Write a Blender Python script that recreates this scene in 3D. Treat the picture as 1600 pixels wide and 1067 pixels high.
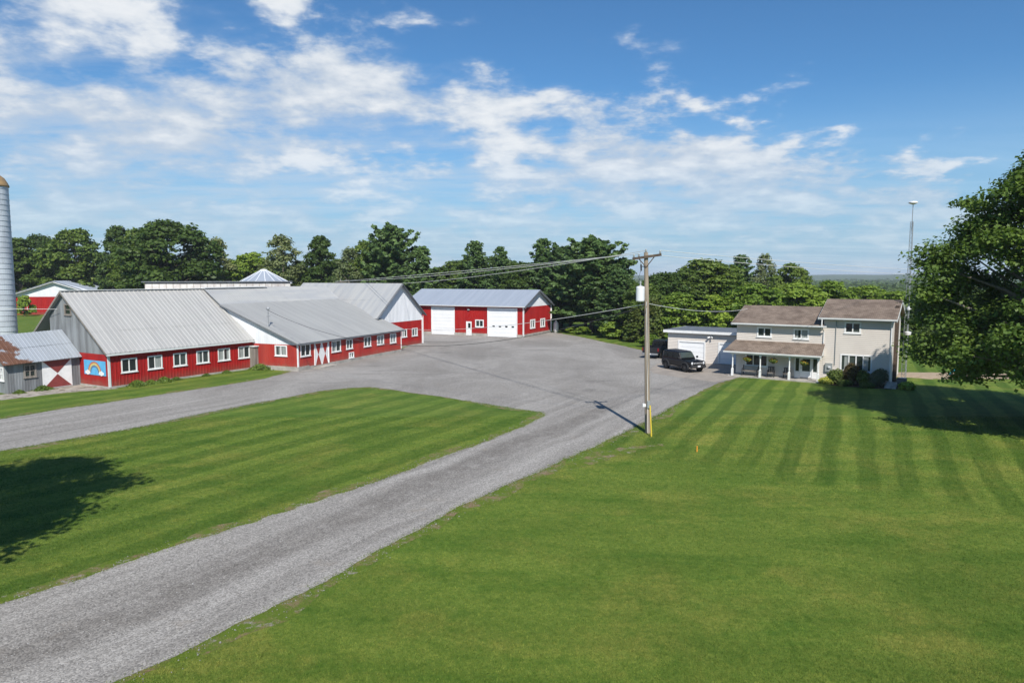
import bpy, math, random
import numpy as np
from mathutils import Vector, Matrix
from mathutils.geometry import tessellate_polygon

# ---------------------------------------------------------------- camera, sky, sun, exposure
sc = bpy.context.scene
for o in list(bpy.data.objects): bpy.data.objects.remove(o)
COL = sc.collection
cam_d = bpy.data.cameras.new('camera'); cam = bpy.data.objects.new('camera', cam_d); COL.objects.link(cam)
cam_d.sensor_width = 36.0; cam_d.lens = 24.3; cam_d.clip_start = 0.1; cam_d.clip_end = 20000
cam.location = (0, 0, 9.0); cam.rotation_euler = (math.radians(90 - 5.316), 0, 0)
sc.camera = cam
SUN_EL = math.radians(45); SUN_DIR = Vector((0.1486 * math.cos(SUN_EL), -0.989 * math.cos(SUN_EL), math.sin(SUN_EL)))
sd = bpy.data.lights.new('sun', 'SUN'); so = bpy.data.objects.new('sun', sd); COL.objects.link(so)
sd.energy = 4.9; sd.angle = math.radians(0.53); sd.color = (1.0, 0.955, 0.88)
so.rotation_euler = SUN_DIR.to_track_quat('Z', 'Y').to_euler()
vs = sc.view_settings; vs.view_transform = 'Standard'; vs.look = 'None'; vs.exposure = 0.2; vs.gamma = 1.0; vs.use_curve_mapping = False
sc.render.engine = 'CYCLES'

class NT:
    """small node-tree helper"""
    def __init__(s, tree): s.t = tree; s.n = tree.nodes; s.l = tree.links
    def node(s, typ, ins=None, **kw):
        n = s.n.new(typ)
        for k, v in kw.items(): setattr(n, k, v)
        for k, v in (ins or {}).items():
            if hasattr(v, 'is_output') and v.is_output: s.l.new(v, n.inputs[k])
            else: n.inputs[k].default_value = v
        return n
    def math(s, op, a, b=0.0, clamp=False):
        n = s.n.new('ShaderNodeMath'); n.operation = op; n.use_clamp = clamp
        for i, v in enumerate((a, b)):
            if hasattr(v, 'is_output'): s.l.new(v, n.inputs[i])
            else: n.inputs[i].default_value = v
        return n.outputs[0]
    def mix(s, fac, a, b, blend='MIX'):
        n = s.n.new('ShaderNodeMix'); n.data_type = 'RGBA'; n.blend_type = blend
        for i, v in ((0, fac), (6, a), (7, b)):
            if hasattr(v, 'is_output'): s.l.new(v, n.inputs[i])
            else: n.inputs[i].default_value = v if i == 0 else (tuple(v) + (1,))[:4]
        return n.outputs[2]
    def noise(s, vec, scale, detail=4, rough=0.55, dist=0.0):
        return s.node('ShaderNodeTexNoise', {'Vector': vec, 'Scale': scale, 'Detail': detail, 'Roughness': rough, 'Distortion': dist}).outputs['Fac']
    def ramp(s, fac, lo, hi, a=0.0, b=1.0):
        n = s.node('ShaderNodeMapRange', {0: fac, 1: lo, 2: hi, 3: a, 4: b}, interpolation_type='SMOOTHSTEP'); return n.outputs[0]
    def mapping(s, vec, scale=(1, 1, 1), rot=(0, 0, 0), loc=(0, 0, 0)):
        return s.node('ShaderNodeMapping', {'Vector': vec, 'Scale': scale, 'Rotation': rot, 'Location': loc}).outputs[0]

world = bpy.data.worlds.new('World'); sc.world = world; world.use_nodes = True
world.cycles.sampling_method = 'MANUAL'; world.cycles.sample_map_resolution = 256
W = NT(world.node_tree); W.n.clear()
SKY_TINT = (0.42, 0.70, 0.88)
sky = W.node('ShaderNodeTexSky', sky_type='NISHITA', sun_disc=False, sun_elevation=SUN_EL, sun_rotation=math.atan2(0.1486, -0.989), altitude=150, air_density=1.0, dust_density=0.15, ozone_density=3.0)
tc = W.node('ShaderNodeTexCoord').outputs['Generated']
sep = W.node('ShaderNodeSeparateXYZ', {0: tc})
zc = W.math('ADD', W.math('MAXIMUM', sep.outputs[2], 0.0), 0.045)
px = W.math('DIVIDE', sep.outputs[0], zc); py = W.math('DIVIDE', sep.outputs[1], zc)
P = W.node('ShaderNodeCombineXYZ', {0: px, 1: py, 2: 0.0}).outputs[0]          # point on the cloud deck
zc2 = W.math('ADD', W.math('MAXIMUM', sep.outputs[2], 0.0), 0.24)
P2 = W.node('ShaderNodeCombineXYZ', {0: W.math('DIVIDE', sep.outputs[0], zc2), 1: W.math('DIVIDE', sep.outputs[1], zc2), 2: W.math('MULTIPLY', sep.outputs[2], 1.5)}).outputs[0]   # clouds have height: flattened less towards the horizon
big = W.noise(W.mapping(P2, (0.9, 0.9, 1), loc=(1.6, 3.2, 0)), 1.4, 3, 0.5)
puff = W.noise(W.mapping(P2, (1.0, 1.0, 1), loc=(4.1, 5.6, 0.4)), 4.3, 9, 0.56, 0.1)
fine = W.noise(W.mapping(P2, (1.0, 1.0, 1), loc=(2.3, 6.2, 1.4)), 9.5, 5, 0.60, 0.1)
streak = W.noise(W.mapping(P, (0.45, 1.3, 1), rot=(0, 0, 0.3), loc=(1, 5, 2)), 1.3, 6, 0.62, 0.4)
edge = W.math('SUBTRACT', W.math('SUBTRACT', py, W.math('MULTIPLY', px, 0.66)), 3.0)
edge = W.math('ADD', edge, W.math('MULTIPLY', W.math('SUBTRACT', puff, 0.5), 3.0))
deck = W.ramp(edge, -0.8, 1.0)
cov = W.math('ADD', W.math('ADD', W.math('MULTIPLY', puff, 0.62), W.math('MULTIPLY', fine, 0.22)), W.math('MULTIPLY', big, 0.28))
cov = W.math('ADD', cov, W.math('MULTIPLY', deck, 0.16))
dens = W.ramp(cov, 0.605, 0.775)
cl = W.math('MULTIPLY', dens, W.ramp(deck, 0.05, 0.6))
thin = W.math('MULTIPLY', W.ramp(streak, 0.34, 0.70), W.math('MULTIPLY', W.ramp(deck, 0.2, 1.0), 0.54))
alpha = W.math('SUBTRACT', 1.0, W.math('MULTIPLY', W.math('SUBTRACT', 1.0, W.math('MULTIPLY', cl, 0.95)), W.math('SUBTRACT', 1.0, thin)))
alpha = W.math('MULTIPLY', alpha, W.ramp(sep.outputs[2], 0.02, 0.20, 0.30, 1.0))
shade = W.math('ADD', W.math('MULTIPLY', puff, 0.7), W.math('MULTIPLY', fine, 0.3))
ccol = W.mix(W.ramp(shade, 0.46, 0.66), (4.3, 4.9, 5.7), (6.6, 6.8, 7.0))
skyc = W.mix(1.0, sky.outputs[0], SKY_TINT, 'MULTIPLY')
low = W.mix(W.ramp(streak, 0.35, 0.7), (2.7, 4.1, 5.4), (3.6, 4.9, 6.0))                     # far haze and cloud all round the horizon
skyc = W.mix(W.ramp(sep.outputs[2], -0.02, 0.26, 0.95, 0.0), skyc, low)
wc = W.mix(alpha, skyc, ccol)
bg = W.node('ShaderNodeBackground', {'Color': wc, 'Strength': 0.115})
W.l.new(bg.outputs[0], W.node('ShaderNodeOutputWorld').inputs[0])

# ---------------------------------------------------------------- helpers
rng = random.Random(7)
class MB:
    """collects faces and builds ONE mesh object"""
    def __init__(s): s.v = []; s.f = []
    def quad(s, *p):
        i = len(s.v); s.v += [tuple(q) for q in p]; s.f.append(tuple(range(i, i + len(p)))); return s
    def box(s, a, b):
        (x0, y0, z0), (x1, y1, z1) = a, b
        x0, x1 = min(x0, x1), max(x0, x1); y0, y1 = min(y0, y1), max(y0, y1); z0, z1 = min(z0, z1), max(z0, z1)
        i = len(s.v)
        s.v += [(x0, y0, z0), (x1, y0, z0), (x1, y1, z0), (x0, y1, z0), (x0, y0, z1), (x1, y0, z1), (x1, y1, z1), (x0, y1, z1)]
        s.f += [tuple(i + k for k in q) for q in ((0, 3, 2, 1), (4, 5, 6, 7), (0, 1, 5, 4), (1, 2, 6, 5), (2, 3, 7, 6), (3, 0, 4, 7))]
        return s
    def beam(s, p, q, w, h, up=(0, 0, 1)):
        p, q = Vector(p), Vector(q); d = (q - p).normalized(); r = d.cross(Vector(up)).normalized(); u = r.cross(d)
        i = len(s.v)
        for e in (p, q):
            for a, b in ((-1, -1), (1, -1), (1, 1), (-1, 1)): s.v.append(tuple(e + r * a * w / 2 + u * b * h / 2))
        s.f += [tuple(i + k for k in t) for t in ((0, 3, 2, 1), (4, 5, 6, 7), (0, 1, 5, 4), (1, 2, 6, 5), (2, 3, 7, 6), (3, 0, 4, 7))]
        return s
    def prism(s, pts, off):
        """polygon pts extruded by vector off"""
        n = len(pts); i = len(s.v); o = Vector(off)
        s.v += [tuple(p) for p in pts] + [tuple(Vector(p) + o) for p in pts]
        s.f.append(tuple(range(i, i + n))[::-1]); s.f.append(tuple(range(i + n, i + 2 * n)))
        for k in range(n): s.f.append((i + k, i + (k + 1) % n, i + n + (k + 1) % n, i + n + k))
        return s
    def tube(s, pts, r, n=6, cap=True):
        pts = [Vector(p) for p in pts]; rs = r if isinstance(r, (list, tuple)) else [r] * len(pts)
        base = len(s.v); ref = Vector((0.31, 0.17, 0.93))
        for k, p in enumerate(pts):
            d = (pts[min(k + 1, len(pts) - 1)] - pts[max(k - 1, 0)]).normalized()
            x = d.cross(ref)
            if x.length < 0.05: x = d.cross(Vector((1, 0, 0)))
            x.normalize(); y = d.cross(x)
            for j in range(n):
                a = 2 * math.pi * j / n; s.v.append(tuple(p + (x * math.cos(a) + y * math.sin(a)) * rs[k]))
        for k in range(len(pts) - 1):
            for j in range(n):
                a = base + k * n + j; b = base + k * n + (j + 1) % n; s.f.append((a, b, b + n, a + n))
        if cap:
            s.f.append(tuple(base + j for j in range(n))[::-1]); e = base + (len(pts) - 1) * n; s.f.append(tuple(e + j for j in range(n)))
        return s
    def lathe(s, prof, n=24, c=(0, 0, 0), axis='z'):
        base = len(s.v)
        for r, z in prof:
            for j in range(n):
                a = 2 * math.pi * j / n; x, y = r * math.cos(a), r * math.sin(a)
                if axis == 'z': q = (c[0] + x, c[1] + y, c[2] + z)
                else: q = (c[0] + x, c[1] + z, c[2] + y)
                s.v.append(q)
        for k in range(len(prof) - 1):
            for j in range(n):
                a = base + k * n + j; b = base + k * n + (j + 1) % n; s.f.append((a, b, b + n, a + n))
        s.f.append(tuple(base + j for j in range(n))[::-1]); e = base + (len(prof) - 1) * n; s.f.append(tuple(e + j for j in range(n)))
        return s
    def mesh(s, name, mat, smooth=False):
        m = bpy.data.meshes.new(name); m.from_pydata(s.v, [], s.f); m.materials.append(mat)
        if smooth: m.shade_smooth()
        m.validate(); m.update(); return m
    def build(s, name, mat, parent=None, smooth=False, bevel=0.0):
        o = bpy.data.objects.new(name, s.mesh(name, mat, smooth)); COL.objects.link(o); o.parent = parent
        if bevel:
            b = o.modifiers.new('bevel', 'BEVEL'); b.width = bevel; b.segments = 2; b.limit_method = 'ANGLE'
        return o
def tag(o, label=None, cat=None, group=None, kind=None):
    for k, v in (('label', label), ('category', cat), ('group', group), ('kind', kind)):
        if v: o[k] = v
    return o
def thing(name, loc, rz, label, cat, group=None):
    o = bpy.data.objects.new(name, None); COL.objects.link(o); o.empty_display_size = 0.3
    o.location = loc; o.rotation_euler = (0, 0, rz); return tag(o, label, cat, group)
def link(name, mesh, parent, loc=(0, 0, 0), rot=(0, 0, 0), scale=(1, 1, 1)):
    o = bpy.data.objects.new(name, mesh); COL.objects.link(o); o.parent = parent; o.location = loc; o.rotation_euler = rot; o.scale = scale; return o
def copy_tree(o, parent=None):
    c = o.copy(); COL.objects.link(c); c.parent = parent
    for ch in list(o.children): copy_tree(ch, c)
    return c
def L2W(org, an, a, b, z=0): return Vector((org[0] + a * math.cos(an) - b * math.sin(an), org[1] + a * math.sin(an) + b * math.cos(an), z))

# ---------------------------------------------------------------- materials
def new_mat(name):
    m = bpy.data.materials.new(name); m.use_nodes = True; t = NT(m.node_tree); t.n.clear()
    out = t.node('ShaderNodeOutputMaterial'); b = t.node('ShaderNodeBsdfPrincipled'); t.l.new(b.outputs[0], out.inputs[0])
    return m, t, b, out
def sl(t, v, b, k): t.l.new(v, b.inputs[k])
def bump(t, b, h, strength=0.3, dist=0.02):
    n = t.node('ShaderNodeBump', {'Height': h, 'Strength': strength, 'Distance': dist}); t.l.new(n.outputs[0], b.inputs['Normal'])
def surf(name, c1, c2, scale=3.0, rough=0.6, spec=0.4, metal=0.0, stretch=(1, 1, 1), bmp=0.0, lo=0.35, hi=0.65, fine=0.0, dirt=None, mud=None):
    m, t, b, _ = new_mat(name); co = t.node('ShaderNodeTexCoord').outputs['Object']
    v = t.mapping(co, stretch); n1 = t.noise(v, scale, 5, 0.6)
    c = t.mix(t.ramp(n1, lo, hi), c1, c2)
    if fine:
        n2 = t.noise(co, 60, 3, 0.7); c = t.mix(fine, c, t.mix(n2, (0, 0, 0), (1, 1, 1)), 'OVERLAY')
    if dirt:
        n3 = t.noise(t.mapping(co, stretch, loc=(9, 4, 2)), scale * 2.7, 6, 0.7); c = t.mix(t.ramp(n3, dirt[1], dirt[2]), c, dirt[0])
    if mud:
        zz = t.math('ADD', t.node('ShaderNodeSeparateXYZ', {0: co}).outputs[2], t.math('MULTIPLY', t.math('SUBTRACT', t.noise(co, 1.8, 5, 0.7), 0.5), 1.1)); c = t.mix(t.ramp(zz, 0.2, 0.85, 0.55, 0.0), c, mud)
        fd = t.noise(t.mapping(co, (1, 1, 0.25), loc=(3, 5, 1)), 0.35, 4, 0.6); c = t.mix(t.ramp(fd, 0.45, 0.7, 0.0, 0.35), c, t.mix(1.0, c, (1.05, 2.6, 2.4), 'MULTIPLY'))
    sl(t, c, b, 'Base Color'); b.inputs['Roughness'].default_value = rough; b.inputs['Specular IOR Level'].default_value = spec; b.inputs['Metallic'].default_value = metal
    if bmp: bump(t, b, t.noise(co, scale * 12, 4, 0.6), bmp, 0.02)
    return m
M = {}
M['red'] = surf('red_steel', (0.37, 0.016, 0.014), (0.30, 0.012, 0.012), 1.2, 0.55, 0.2, stretch=(1, 1, 0.3), dirt=((0.22, 0.03, 0.025), 0.62, 0.85), mud=(0.21, 0.075, 0.055))
M['red_old'] = surf('red_old_steel', (0.40, 0.035, 0.025), (0.32, 0.028, 0.022), 1.1, 0.6, 0.3, stretch=(1, 1, 0.25), dirt=((0.22, 0.05, 0.035), 0.6, 0.85), mud=(0.22, 0.10, 0.075))
M['white'] = surf('white_paint', (0.80, 0.80, 0.79), (0.72, 0.72, 0.71), 2.0, 0.5, 0.4)
M['white_steel'] = surf('white_steel', (0.74, 0.75, 0.77), (0.66, 0.67, 0.69), 1.0, 0.45, 0.4, stretch=(1, 1, 0.3))
M['white_door'] = surf('white_door', (0.82, 0.83, 0.84), (0.77, 0.78, 0.79), 0.8, 0.4, 0.4)
M['trim_grey'] = surf('grey_trim', (0.16, 0.17, 0.19), (0.12, 0.13, 0.14), 2.0, 0.5, 0.4)
M['grey_wood'] = surf('grey_weathered_siding', (0.26, 0.275, 0.285), (0.15, 0.155, 0.16), 1.6, 0.7, 0.3, stretch=(1, 1, 0.12), dirt=((0.14, 0.13, 0.12), 0.6, 0.8))
M['old_wood'] = surf('old_wood', (0.30, 0.27, 0.24), (0.18, 0.155, 0.13), 3.0, 0.85, 0.2, stretch=(3, 3, 0.15), bmp=0.3)
M['pole_wood'] = surf('pole_wood', (0.36, 0.29, 0.22), (0.22, 0.18, 0.14), 2.2, 0.85, 0.2, stretch=(6, 6, 0.25), bmp=0.4, dirt=((0.12, 0.10, 0.085), 0.6, 0.8))
M['brown_wood'] = surf('brown_wood', (0.10, 0.075, 0.055), (0.055, 0.042, 0.035), 3.0, 0.8, 0.2)
M['concrete'] = surf('concrete', (0.42, 0.39, 0.35), (0.30, 0.28, 0.25), 1.3, 0.85, 0.2, bmp=0.2, dirt=((0.18, 0.165, 0.14), 0.6, 0.8))
def apron_mat():
    m, t, b, _ = new_mat('broken_concrete'); co = t.node('ShaderNodeTexCoord').outputs['Object']
    c = t.mix(t.ramp(t.noise(co, 0.8, 6, 0.7), 0.35, 0.65), (0.42, 0.38, 0.33), (0.27, 0.24, 0.20))
    c = t.mix(t.ramp(t.noise(t.mapping(co, (1, 1, 1), loc=(4, 1, 2)), 1.6, 7, 0.75), 0.52, 0.62), c, (0.12, 0.095, 0.065))
    c = t.mix(t.ramp(t.noise(t.mapping(co, (1, 1, 1), loc=(7, 7, 2)), 1.1, 7, 0.75), 0.57, 0.64), c, (0.08, 0.12, 0.025))
    sl(t, c, b, 'Base Color'); b.inputs['Roughness'].default_value = 0.9; bump(t, b, t.noise(co, 6, 6, 0.7), 0.6, 0.04); return m
M['apron'] = apron_mat()
M['stone'] = surf('pale_stone', (0.40, 0.39, 0.37), (0.28, 0.275, 0.265), 2.5, 0.9, 0.2, bmp=0.5)
def roof_metal(name, c1, c2, stain, rust=None, rust_axis=None, ax=0):
    m, t, b, _ = new_mat(name); co = t.node('ShaderNodeTexCoord').outputs['Object']
    sh = t.noise(t.mapping(co, (1.3, 0.12, 0.12) if ax == 0 else (0.12, 1.3, 0.12)), 1.4, 3, 0.5)
    c = t.mix(t.ramp(sh, 0.3, 0.7), c1, c2)
    st = t.noise(t.mapping(co, (2.2, 0.35, 0.35) if ax == 0 else (0.35, 2.2, 0.35), loc=(4, 2, 1)), 1.5, 6, 0.7)
    c = t.mix(t.math('MULTIPLY', t.ramp(st, 0.55, 0.78), 0.6), c, stain)
    if rust:
        rn = t.noise(t.mapping(co, (1, 1, 1), loc=(2, 8, 3)), 0.9, 7, 0.68)
        if rust_axis:
            s2 = t.node('ShaderNodeSeparateXYZ', {0: co}); rn = t.math('ADD', rn, t.ramp(s2.outputs[0], rust_axis[0], rust_axis[1], 0.22, -0.25))
        c = t.mix(t.ramp(rn, rust[0], rust[1]), c, t.mix(t.noise(co, 5, 4), (0.20, 0.10, 0.06), (0.115, 0.055, 0.035)))
    sl(t, c, b, 'Base Color'); b.inputs['Roughness'].default_value = 0.48; b.inputs['Specular IOR Level'].default_value = 0.45; b.inputs['Metallic'].default_value = 0.15
    bump(t, b, t.noise(co, 3.0, 3, 0.6), 0.15, 0.02); return m
M['roof_a'] = roof_metal('galvanised_roof', (0.46, 0.452, 0.43), (0.41, 0.402, 0.385), (0.29, 0.28, 0.265))
M['roof_b'] = roof_metal('weathered_roof', (0.385, 0.385, 0.37), (0.33, 0.33, 0.32), (0.25, 0.235, 0.21), rust=(0.71, 0.82))
M['roof_c'] = roof_metal('patched_roof', (0.42, 0.42, 0.405), (0.35, 0.36, 0.37), (0.26, 0.235, 0.21), rust=(0.68, 0.8), ax=1)
M['roof_e'] = roof_metal('blue_grey_roof', (0.35, 0.39, 0.45), (0.31, 0.35, 0.41), (0.28, 0.31, 0.35))
M['roof_lean'] = roof_metal('rusty_roof', (0.38, 0.41, 0.45), (0.32, 0.35, 0.38), (0.26, 0.26, 0.27), rust=(0.585, 0.66), rust_axis=(-5.2, -2.6))
M['silo_steel'] = surf('silo_staves', (0.52, 0.56, 0.60), (0.42, 0.45, 0.49), 1.2, 0.5, 0.4, 0.15, stretch=(1, 1, 0.4), dirt=((0.24, 0.21, 0.18), 0.6, 0.85))
M['silo_dome'] = surf('silo_dome', (0.34, 0.22, 0.10), (0.25, 0.17, 0.09), 1.5, 0.55, 0.4)
def shingle():
    m, t, b, _ = new_mat('brown_shingles'); co = t.node('ShaderNodeTexCoord').outputs['Object']
    br = t.node('ShaderNodeTexBrick', {'Vector': t.mapping(co, (1, 1.15, 1)), 'Color1': (0.275, 0.215, 0.170, 1), 'Color2': (0.205, 0.160, 0.127, 1), 'Mortar': (0.05, 0.038, 0.032, 1), 'Scale': 1.0, 'Mortar Size': 0.008, 'Brick Width': 0.30, 'Row Height': 0.14})
    c = t.mix(t.ramp(t.noise(co, 0.9, 5, 0.65), 0.35, 0.7), br.outputs['Color'], t.mix(1.0, br.outputs['Color'], (0.62, 0.60, 0.60), 'MULTIPLY'))
    c = t.mix(0.35, c, t.mix(t.noise(co, 45, 3, 0.7), (0, 0, 0), (1, 1, 1)), 'OVERLAY')
    sl(t, c, b, 'Base Color'); b.inputs['Roughness'].default_value = 0.9; b.inputs['Specular IOR Level'].default_value = 0.2
    bump(t, b, br.outputs['Fac'], 0.4, -0.01); return m
M['shingle'] = shingle()
M['siding'] = surf('beige_vinyl', (0.66, 0.605, 0.545), (0.62, 0.565, 0.51), 0.7, 0.5, 0.3)
M['fascia'] = surf('pale_fascia', (0.66, 0.67, 0.66), (0.60, 0.61, 0.60), 1.0, 0.45, 0.4)
def glass():
    m, t, b, _ = new_mat('window_glass'); co = t.node('ShaderNodeTexCoord').outputs['Object']
    oi = t.node('ShaderNodeObjectInfo').outputs['Random']
    c = t.mix(t.ramp(oi, 0.2, 0.9), (0.012, 0.018, 0.018), (0.05, 0.065, 0.06)); sl(t, c, b, 'Base Color')
    b.inputs['Roughness'].default_value = 0.04; b.inputs['Specular IOR Level'].default_value = 0.5; b.inputs['IOR'].default_value = 1.5
    bump(t, b, t.noise(co, 1.5, 2), 0.05, 0.02); return m
M['glass'] = glass()
M['car_glass'] = surf('car_glass', (0.006, 0.008, 0.009), (0.010, 0.012, 0.013), 2, 0.08, 0.28)
M['curtain'] = surf('curtain', (0.36, 0.38, 0.36), (0.22, 0.24, 0.23), 6, 0.8, 0.2, stretch=(3, 3, 0.1))
M['black'] = surf('black_metal', (0.02, 0.02, 0.022), (0.03, 0.03, 0.032), 3, 0.5, 0.4)
M['dark'] = surf('dark_interior', (0.01, 0.01, 0.01), (0.014, 0.013, 0.012), 2, 0.9, 0.1)
M['steel'] = surf('galvanised_steel', (0.42, 0.43, 0.44), (0.33, 0.34, 0.35), 4, 0.4, 0.5, 0.5)
M['box_grey'] = surf('grey_enamel', (0.30, 0.32, 0.32), (0.26, 0.28, 0.28), 3, 0.45, 0.4)
M['wire'] = surf('bare_wire', (0.80, 0.79, 0.75), (0.74, 0.73, 0.70), 3, 0.4, 0.5)
M['wire_dark'] = surf('black_wire', (0.05, 0.05, 0.05), (0.07, 0.07, 0.07), 3, 0.5, 0.4)
M['yellow'] = surf('yellow_plastic', (0.68, 0.50, 0.04), (0.60, 0.43, 0.04), 4, 0.5, 0.4)
M['orange'] = surf('orange_plastic', (0.75, 0.30, 0.03), (0.68, 0.25, 0.03), 4, 0.5, 0.4)
M['teal'] = surf('teal_plastic', (0.02, 0.33, 0.45), (0.02, 0.28, 0.40), 4, 0.4, 0.4)
M['sand'] = surf('sand', (0.42, 0.33, 0.24), (0.32, 0.25, 0.17), 2, 0.95, 0.1, bmp=0.3)
M['soil'] = surf('garden_soil', (0.09, 0.06, 0.04), (0.06, 0.042, 0.03), 6, 0.95, 0.1, bmp=0.6)
M['mural_blue'] = surf('mural_blue', (0.09, 0.38, 0.66), (0.13, 0.45, 0.70), 3, 0.6, 0.3)
for k, c in (('mural_red', (0.50, 0.12, 0.09)), ('mural_orange', (0.62, 0.36, 0.12)), ('mural_yellow', (0.66, 0.55, 0.24)), ('mural_green', (0.24, 0.36, 0.22)), ('mural_violet', (0.12, 0.16, 0.36)), ('tail_red', (0.20, 0.008, 0.010)), ('chestnut', (0.24, 0.05, 0.045))):
    M[k] = surf(k, c, tuple(x * 0.85 for x in c), 3, 0.55, 0.35)
M['paint_black'] = surf('black_car_paint', (0.005, 0.0055, 0.007), (0.006, 0.0065, 0.008), 1, 0.3, 0.35); M['paint_grey'] = surf('charcoal_car_paint', (0.014, 0.015, 0.018), (0.017, 0.018, 0.021), 1, 0.3, 0.35)
for k in ('paint_black', 'paint_grey'): M[k].node_tree.nodes['Principled BSDF'].inputs['Coat Weight'].default_value = 0.3
M['rubber'] = surf('tyre_rubber', (0.018, 0.018, 0.018), (0.026, 0.025, 0.024), 8, 0.85, 0.2)
M['rim'] = surf('wheel_rim', (0.10, 0.10, 0.105), (0.08, 0.08, 0.085), 6, 0.35, 0.5, 0.6)
M['plastic'] = surf('black_plastic', (0.03, 0.03, 0.032), (0.038, 0.038, 0.04), 6, 0.65, 0.3)
M['lamp_glass'] = surf('headlamp_glass', (0.62, 0.64, 0.66), (0.55, 0.57, 0.6), 6, 0.15, 0.5)
M['plate'] = surf('licence_plate', (0.75, 0.76, 0.78), (0.70, 0.71, 0.74), 6, 0.4, 0.4)

LEAF_GAIN = 1.95
def leaf_mat(name, c1, c2, c3, trans=0.3):
    m, t, b, out = new_mat(name)
    at = t.node('ShaderNodeAttribute', attribute_name='rnd').outputs['Fac']; oi = t.node('ShaderNodeObjectInfo').outputs['Random']
    co = t.node('ShaderNodeTexCoord').outputs['Object']
    c1, c2, c3 = (tuple(v * LEAF_GAIN for v in (q[0] * 1.12, q[1], q[2] * .85)) for q in (c1, c2, c3)); c = t.mix(at, c1, c2); c = t.mix(t.math('MULTIPLY', t.ramp(t.noise(co, 0.55, 3, 0.6), 0.42, 0.68), 0.7), c, c3)
    c = t.mix(1.0, c, t.mix(oi, (0.72, 0.76, 0.74), (1.2, 1.12, 1.05)), 'MULTIPLY')
    sl(t, c, b, 'Base Color'); b.inputs['Roughness'].default_value = 0.5; b.inputs['Specular IOR Level'].default_value = 0.25
    tr = t.node('ShaderNodeBsdfTranslucent', {'Color': t.mix(1.0, c, (1.25, 1.35, 0.55), 'MULTIPLY')})
    mx = t.node('ShaderNodeMixShader', {0: trans, 1: b.outputs[0], 2: tr.outputs[0]}); t.l.new(mx.outputs[0], out.inputs[0]); return m
M['leaf_mid'] = leaf_mat('broad_leaf', (0.045, 0.085, 0.020), (0.085, 0.130, 0.030), (0.035, 0.065, 0.016))
M['leaf_dark'] = leaf_mat('dark_leaf', (0.030, 0.060, 0.016), (0.058, 0.095, 0.024), (0.024, 0.048, 0.014))
M['leaf_light'] = leaf_mat('light_leaf', (0.075, 0.135, 0.022), (0.130, 0.195, 0.035), (0.055, 0.100, 0.020))
M['leaf_grey'] = leaf_mat('grey_leaf', (0.070, 0.100, 0.048), (0.120, 0.150, 0.080), (0.060, 0.085, 0.040))
M['needle'] = leaf_mat('pine_needle', (0.028, 0.062, 0.022), (0.055, 0.100, 0.034), (0.024, 0.050, 0.020), 0.2)
M['leaf_maple'] = leaf_mat('maple_leaf', (0.036, 0.076, 0.018), (0.075, 0.125, 0.030), (0.030, 0.062, 0.016), 0.32)
M['leaf_hosta'] = leaf_mat('hosta_leaf', (0.20, 0.24, 0.05), (0.30, 0.31, 0.08), (0.15, 0.20, 0.04))
M['leaf_box'] = leaf_mat('boxwood_leaf', (0.030, 0.060, 0.016), (0.095, 0.135, 0.034), (0.05, 0.05, 0.018))
M['leaf_blue'] = leaf_mat('juniper_leaf', (0.060, 0.085, 0.060), (0.095, 0.120, 0.085), (0.045, 0.065, 0.045))
M['leaf_purple'] = leaf_mat('purple_leaf', (0.045, 0.035, 0.022), (0.075, 0.075, 0.030), (0.060, 0.030, 0.025))
M['petal'] = leaf_mat('basket_flower', (0.50, 0.16, 0.03), (0.45, 0.32, 0.03), (0.08, 0.13, 0.02))
M['bark'] = surf('bark', (0.13, 0.105, 0.085), (0.075, 0.062, 0.052), 2.5, 0.9, 0.2, stretch=(4, 4, 0.5), bmp=0.6)
M['bark_pale'] = surf('pale_bark', (0.27, 0.235, 0.19), (0.17, 0.15, 0.125), 2.5, 0.9, 0.2, stretch=(4, 4, 0.5), bmp=0.6)
# ---------------------------------------------------------------- ground, drive, yard
def smooth(x, a, b):
    t = np.clip((x - a) / (b - a), 0, 1); return t * t * (3 - 2 * t)
def terrain(x, y):
    x = np.asarray(x, float); y = np.asarray(y, float)
    side = smooth(x, -5.0, 45.0)                      # the land falls away behind the house, not behind the barns
    d = np.maximum(y - 118 + 0.25 * np.maximum(x - 40, 0) * 0, 0)
    z = -13.0 * side * smooth(y, 120, 300)
    z = z - 9.0 * (1 - side) * smooth(y, 230, 480)
    z = z - 13.0 * smooth(x, 75, 260) * (1 - smooth(y, 120, 300)) * smooth(y, -50, 40)
    return z
def axis(pts):
    out = []
    for a, b, n in pts: out += list(np.linspace(a, b, n, endpoint=False))
    return np.array(out)
gx = axis([(-7000, -900, 10), (-900, -200, 14), (-200, 300, 42), (300, 900, 14), (900, 7001, 11)])
gy = axis([(-900, -60, 8), (-60, 115, 12), (115, 520, 42), (520, 1500, 12), (1500, 9001, 12)])
X, Y = np.meshgrid(gx, gy); Z = terrain(X, Y); nx, ny = len(gx), len(gy)
gm = MB(); gm.v = [tuple(p) for p in np.stack([X.ravel(), Y.ravel(), Z.ravel()], 1)]
gm.f = [(j * nx + i, j * nx + i + 1, (j + 1) * nx + i + 1, (j + 1) * nx + i) for j in range(ny - 1) for i in range(nx - 1)]
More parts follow.
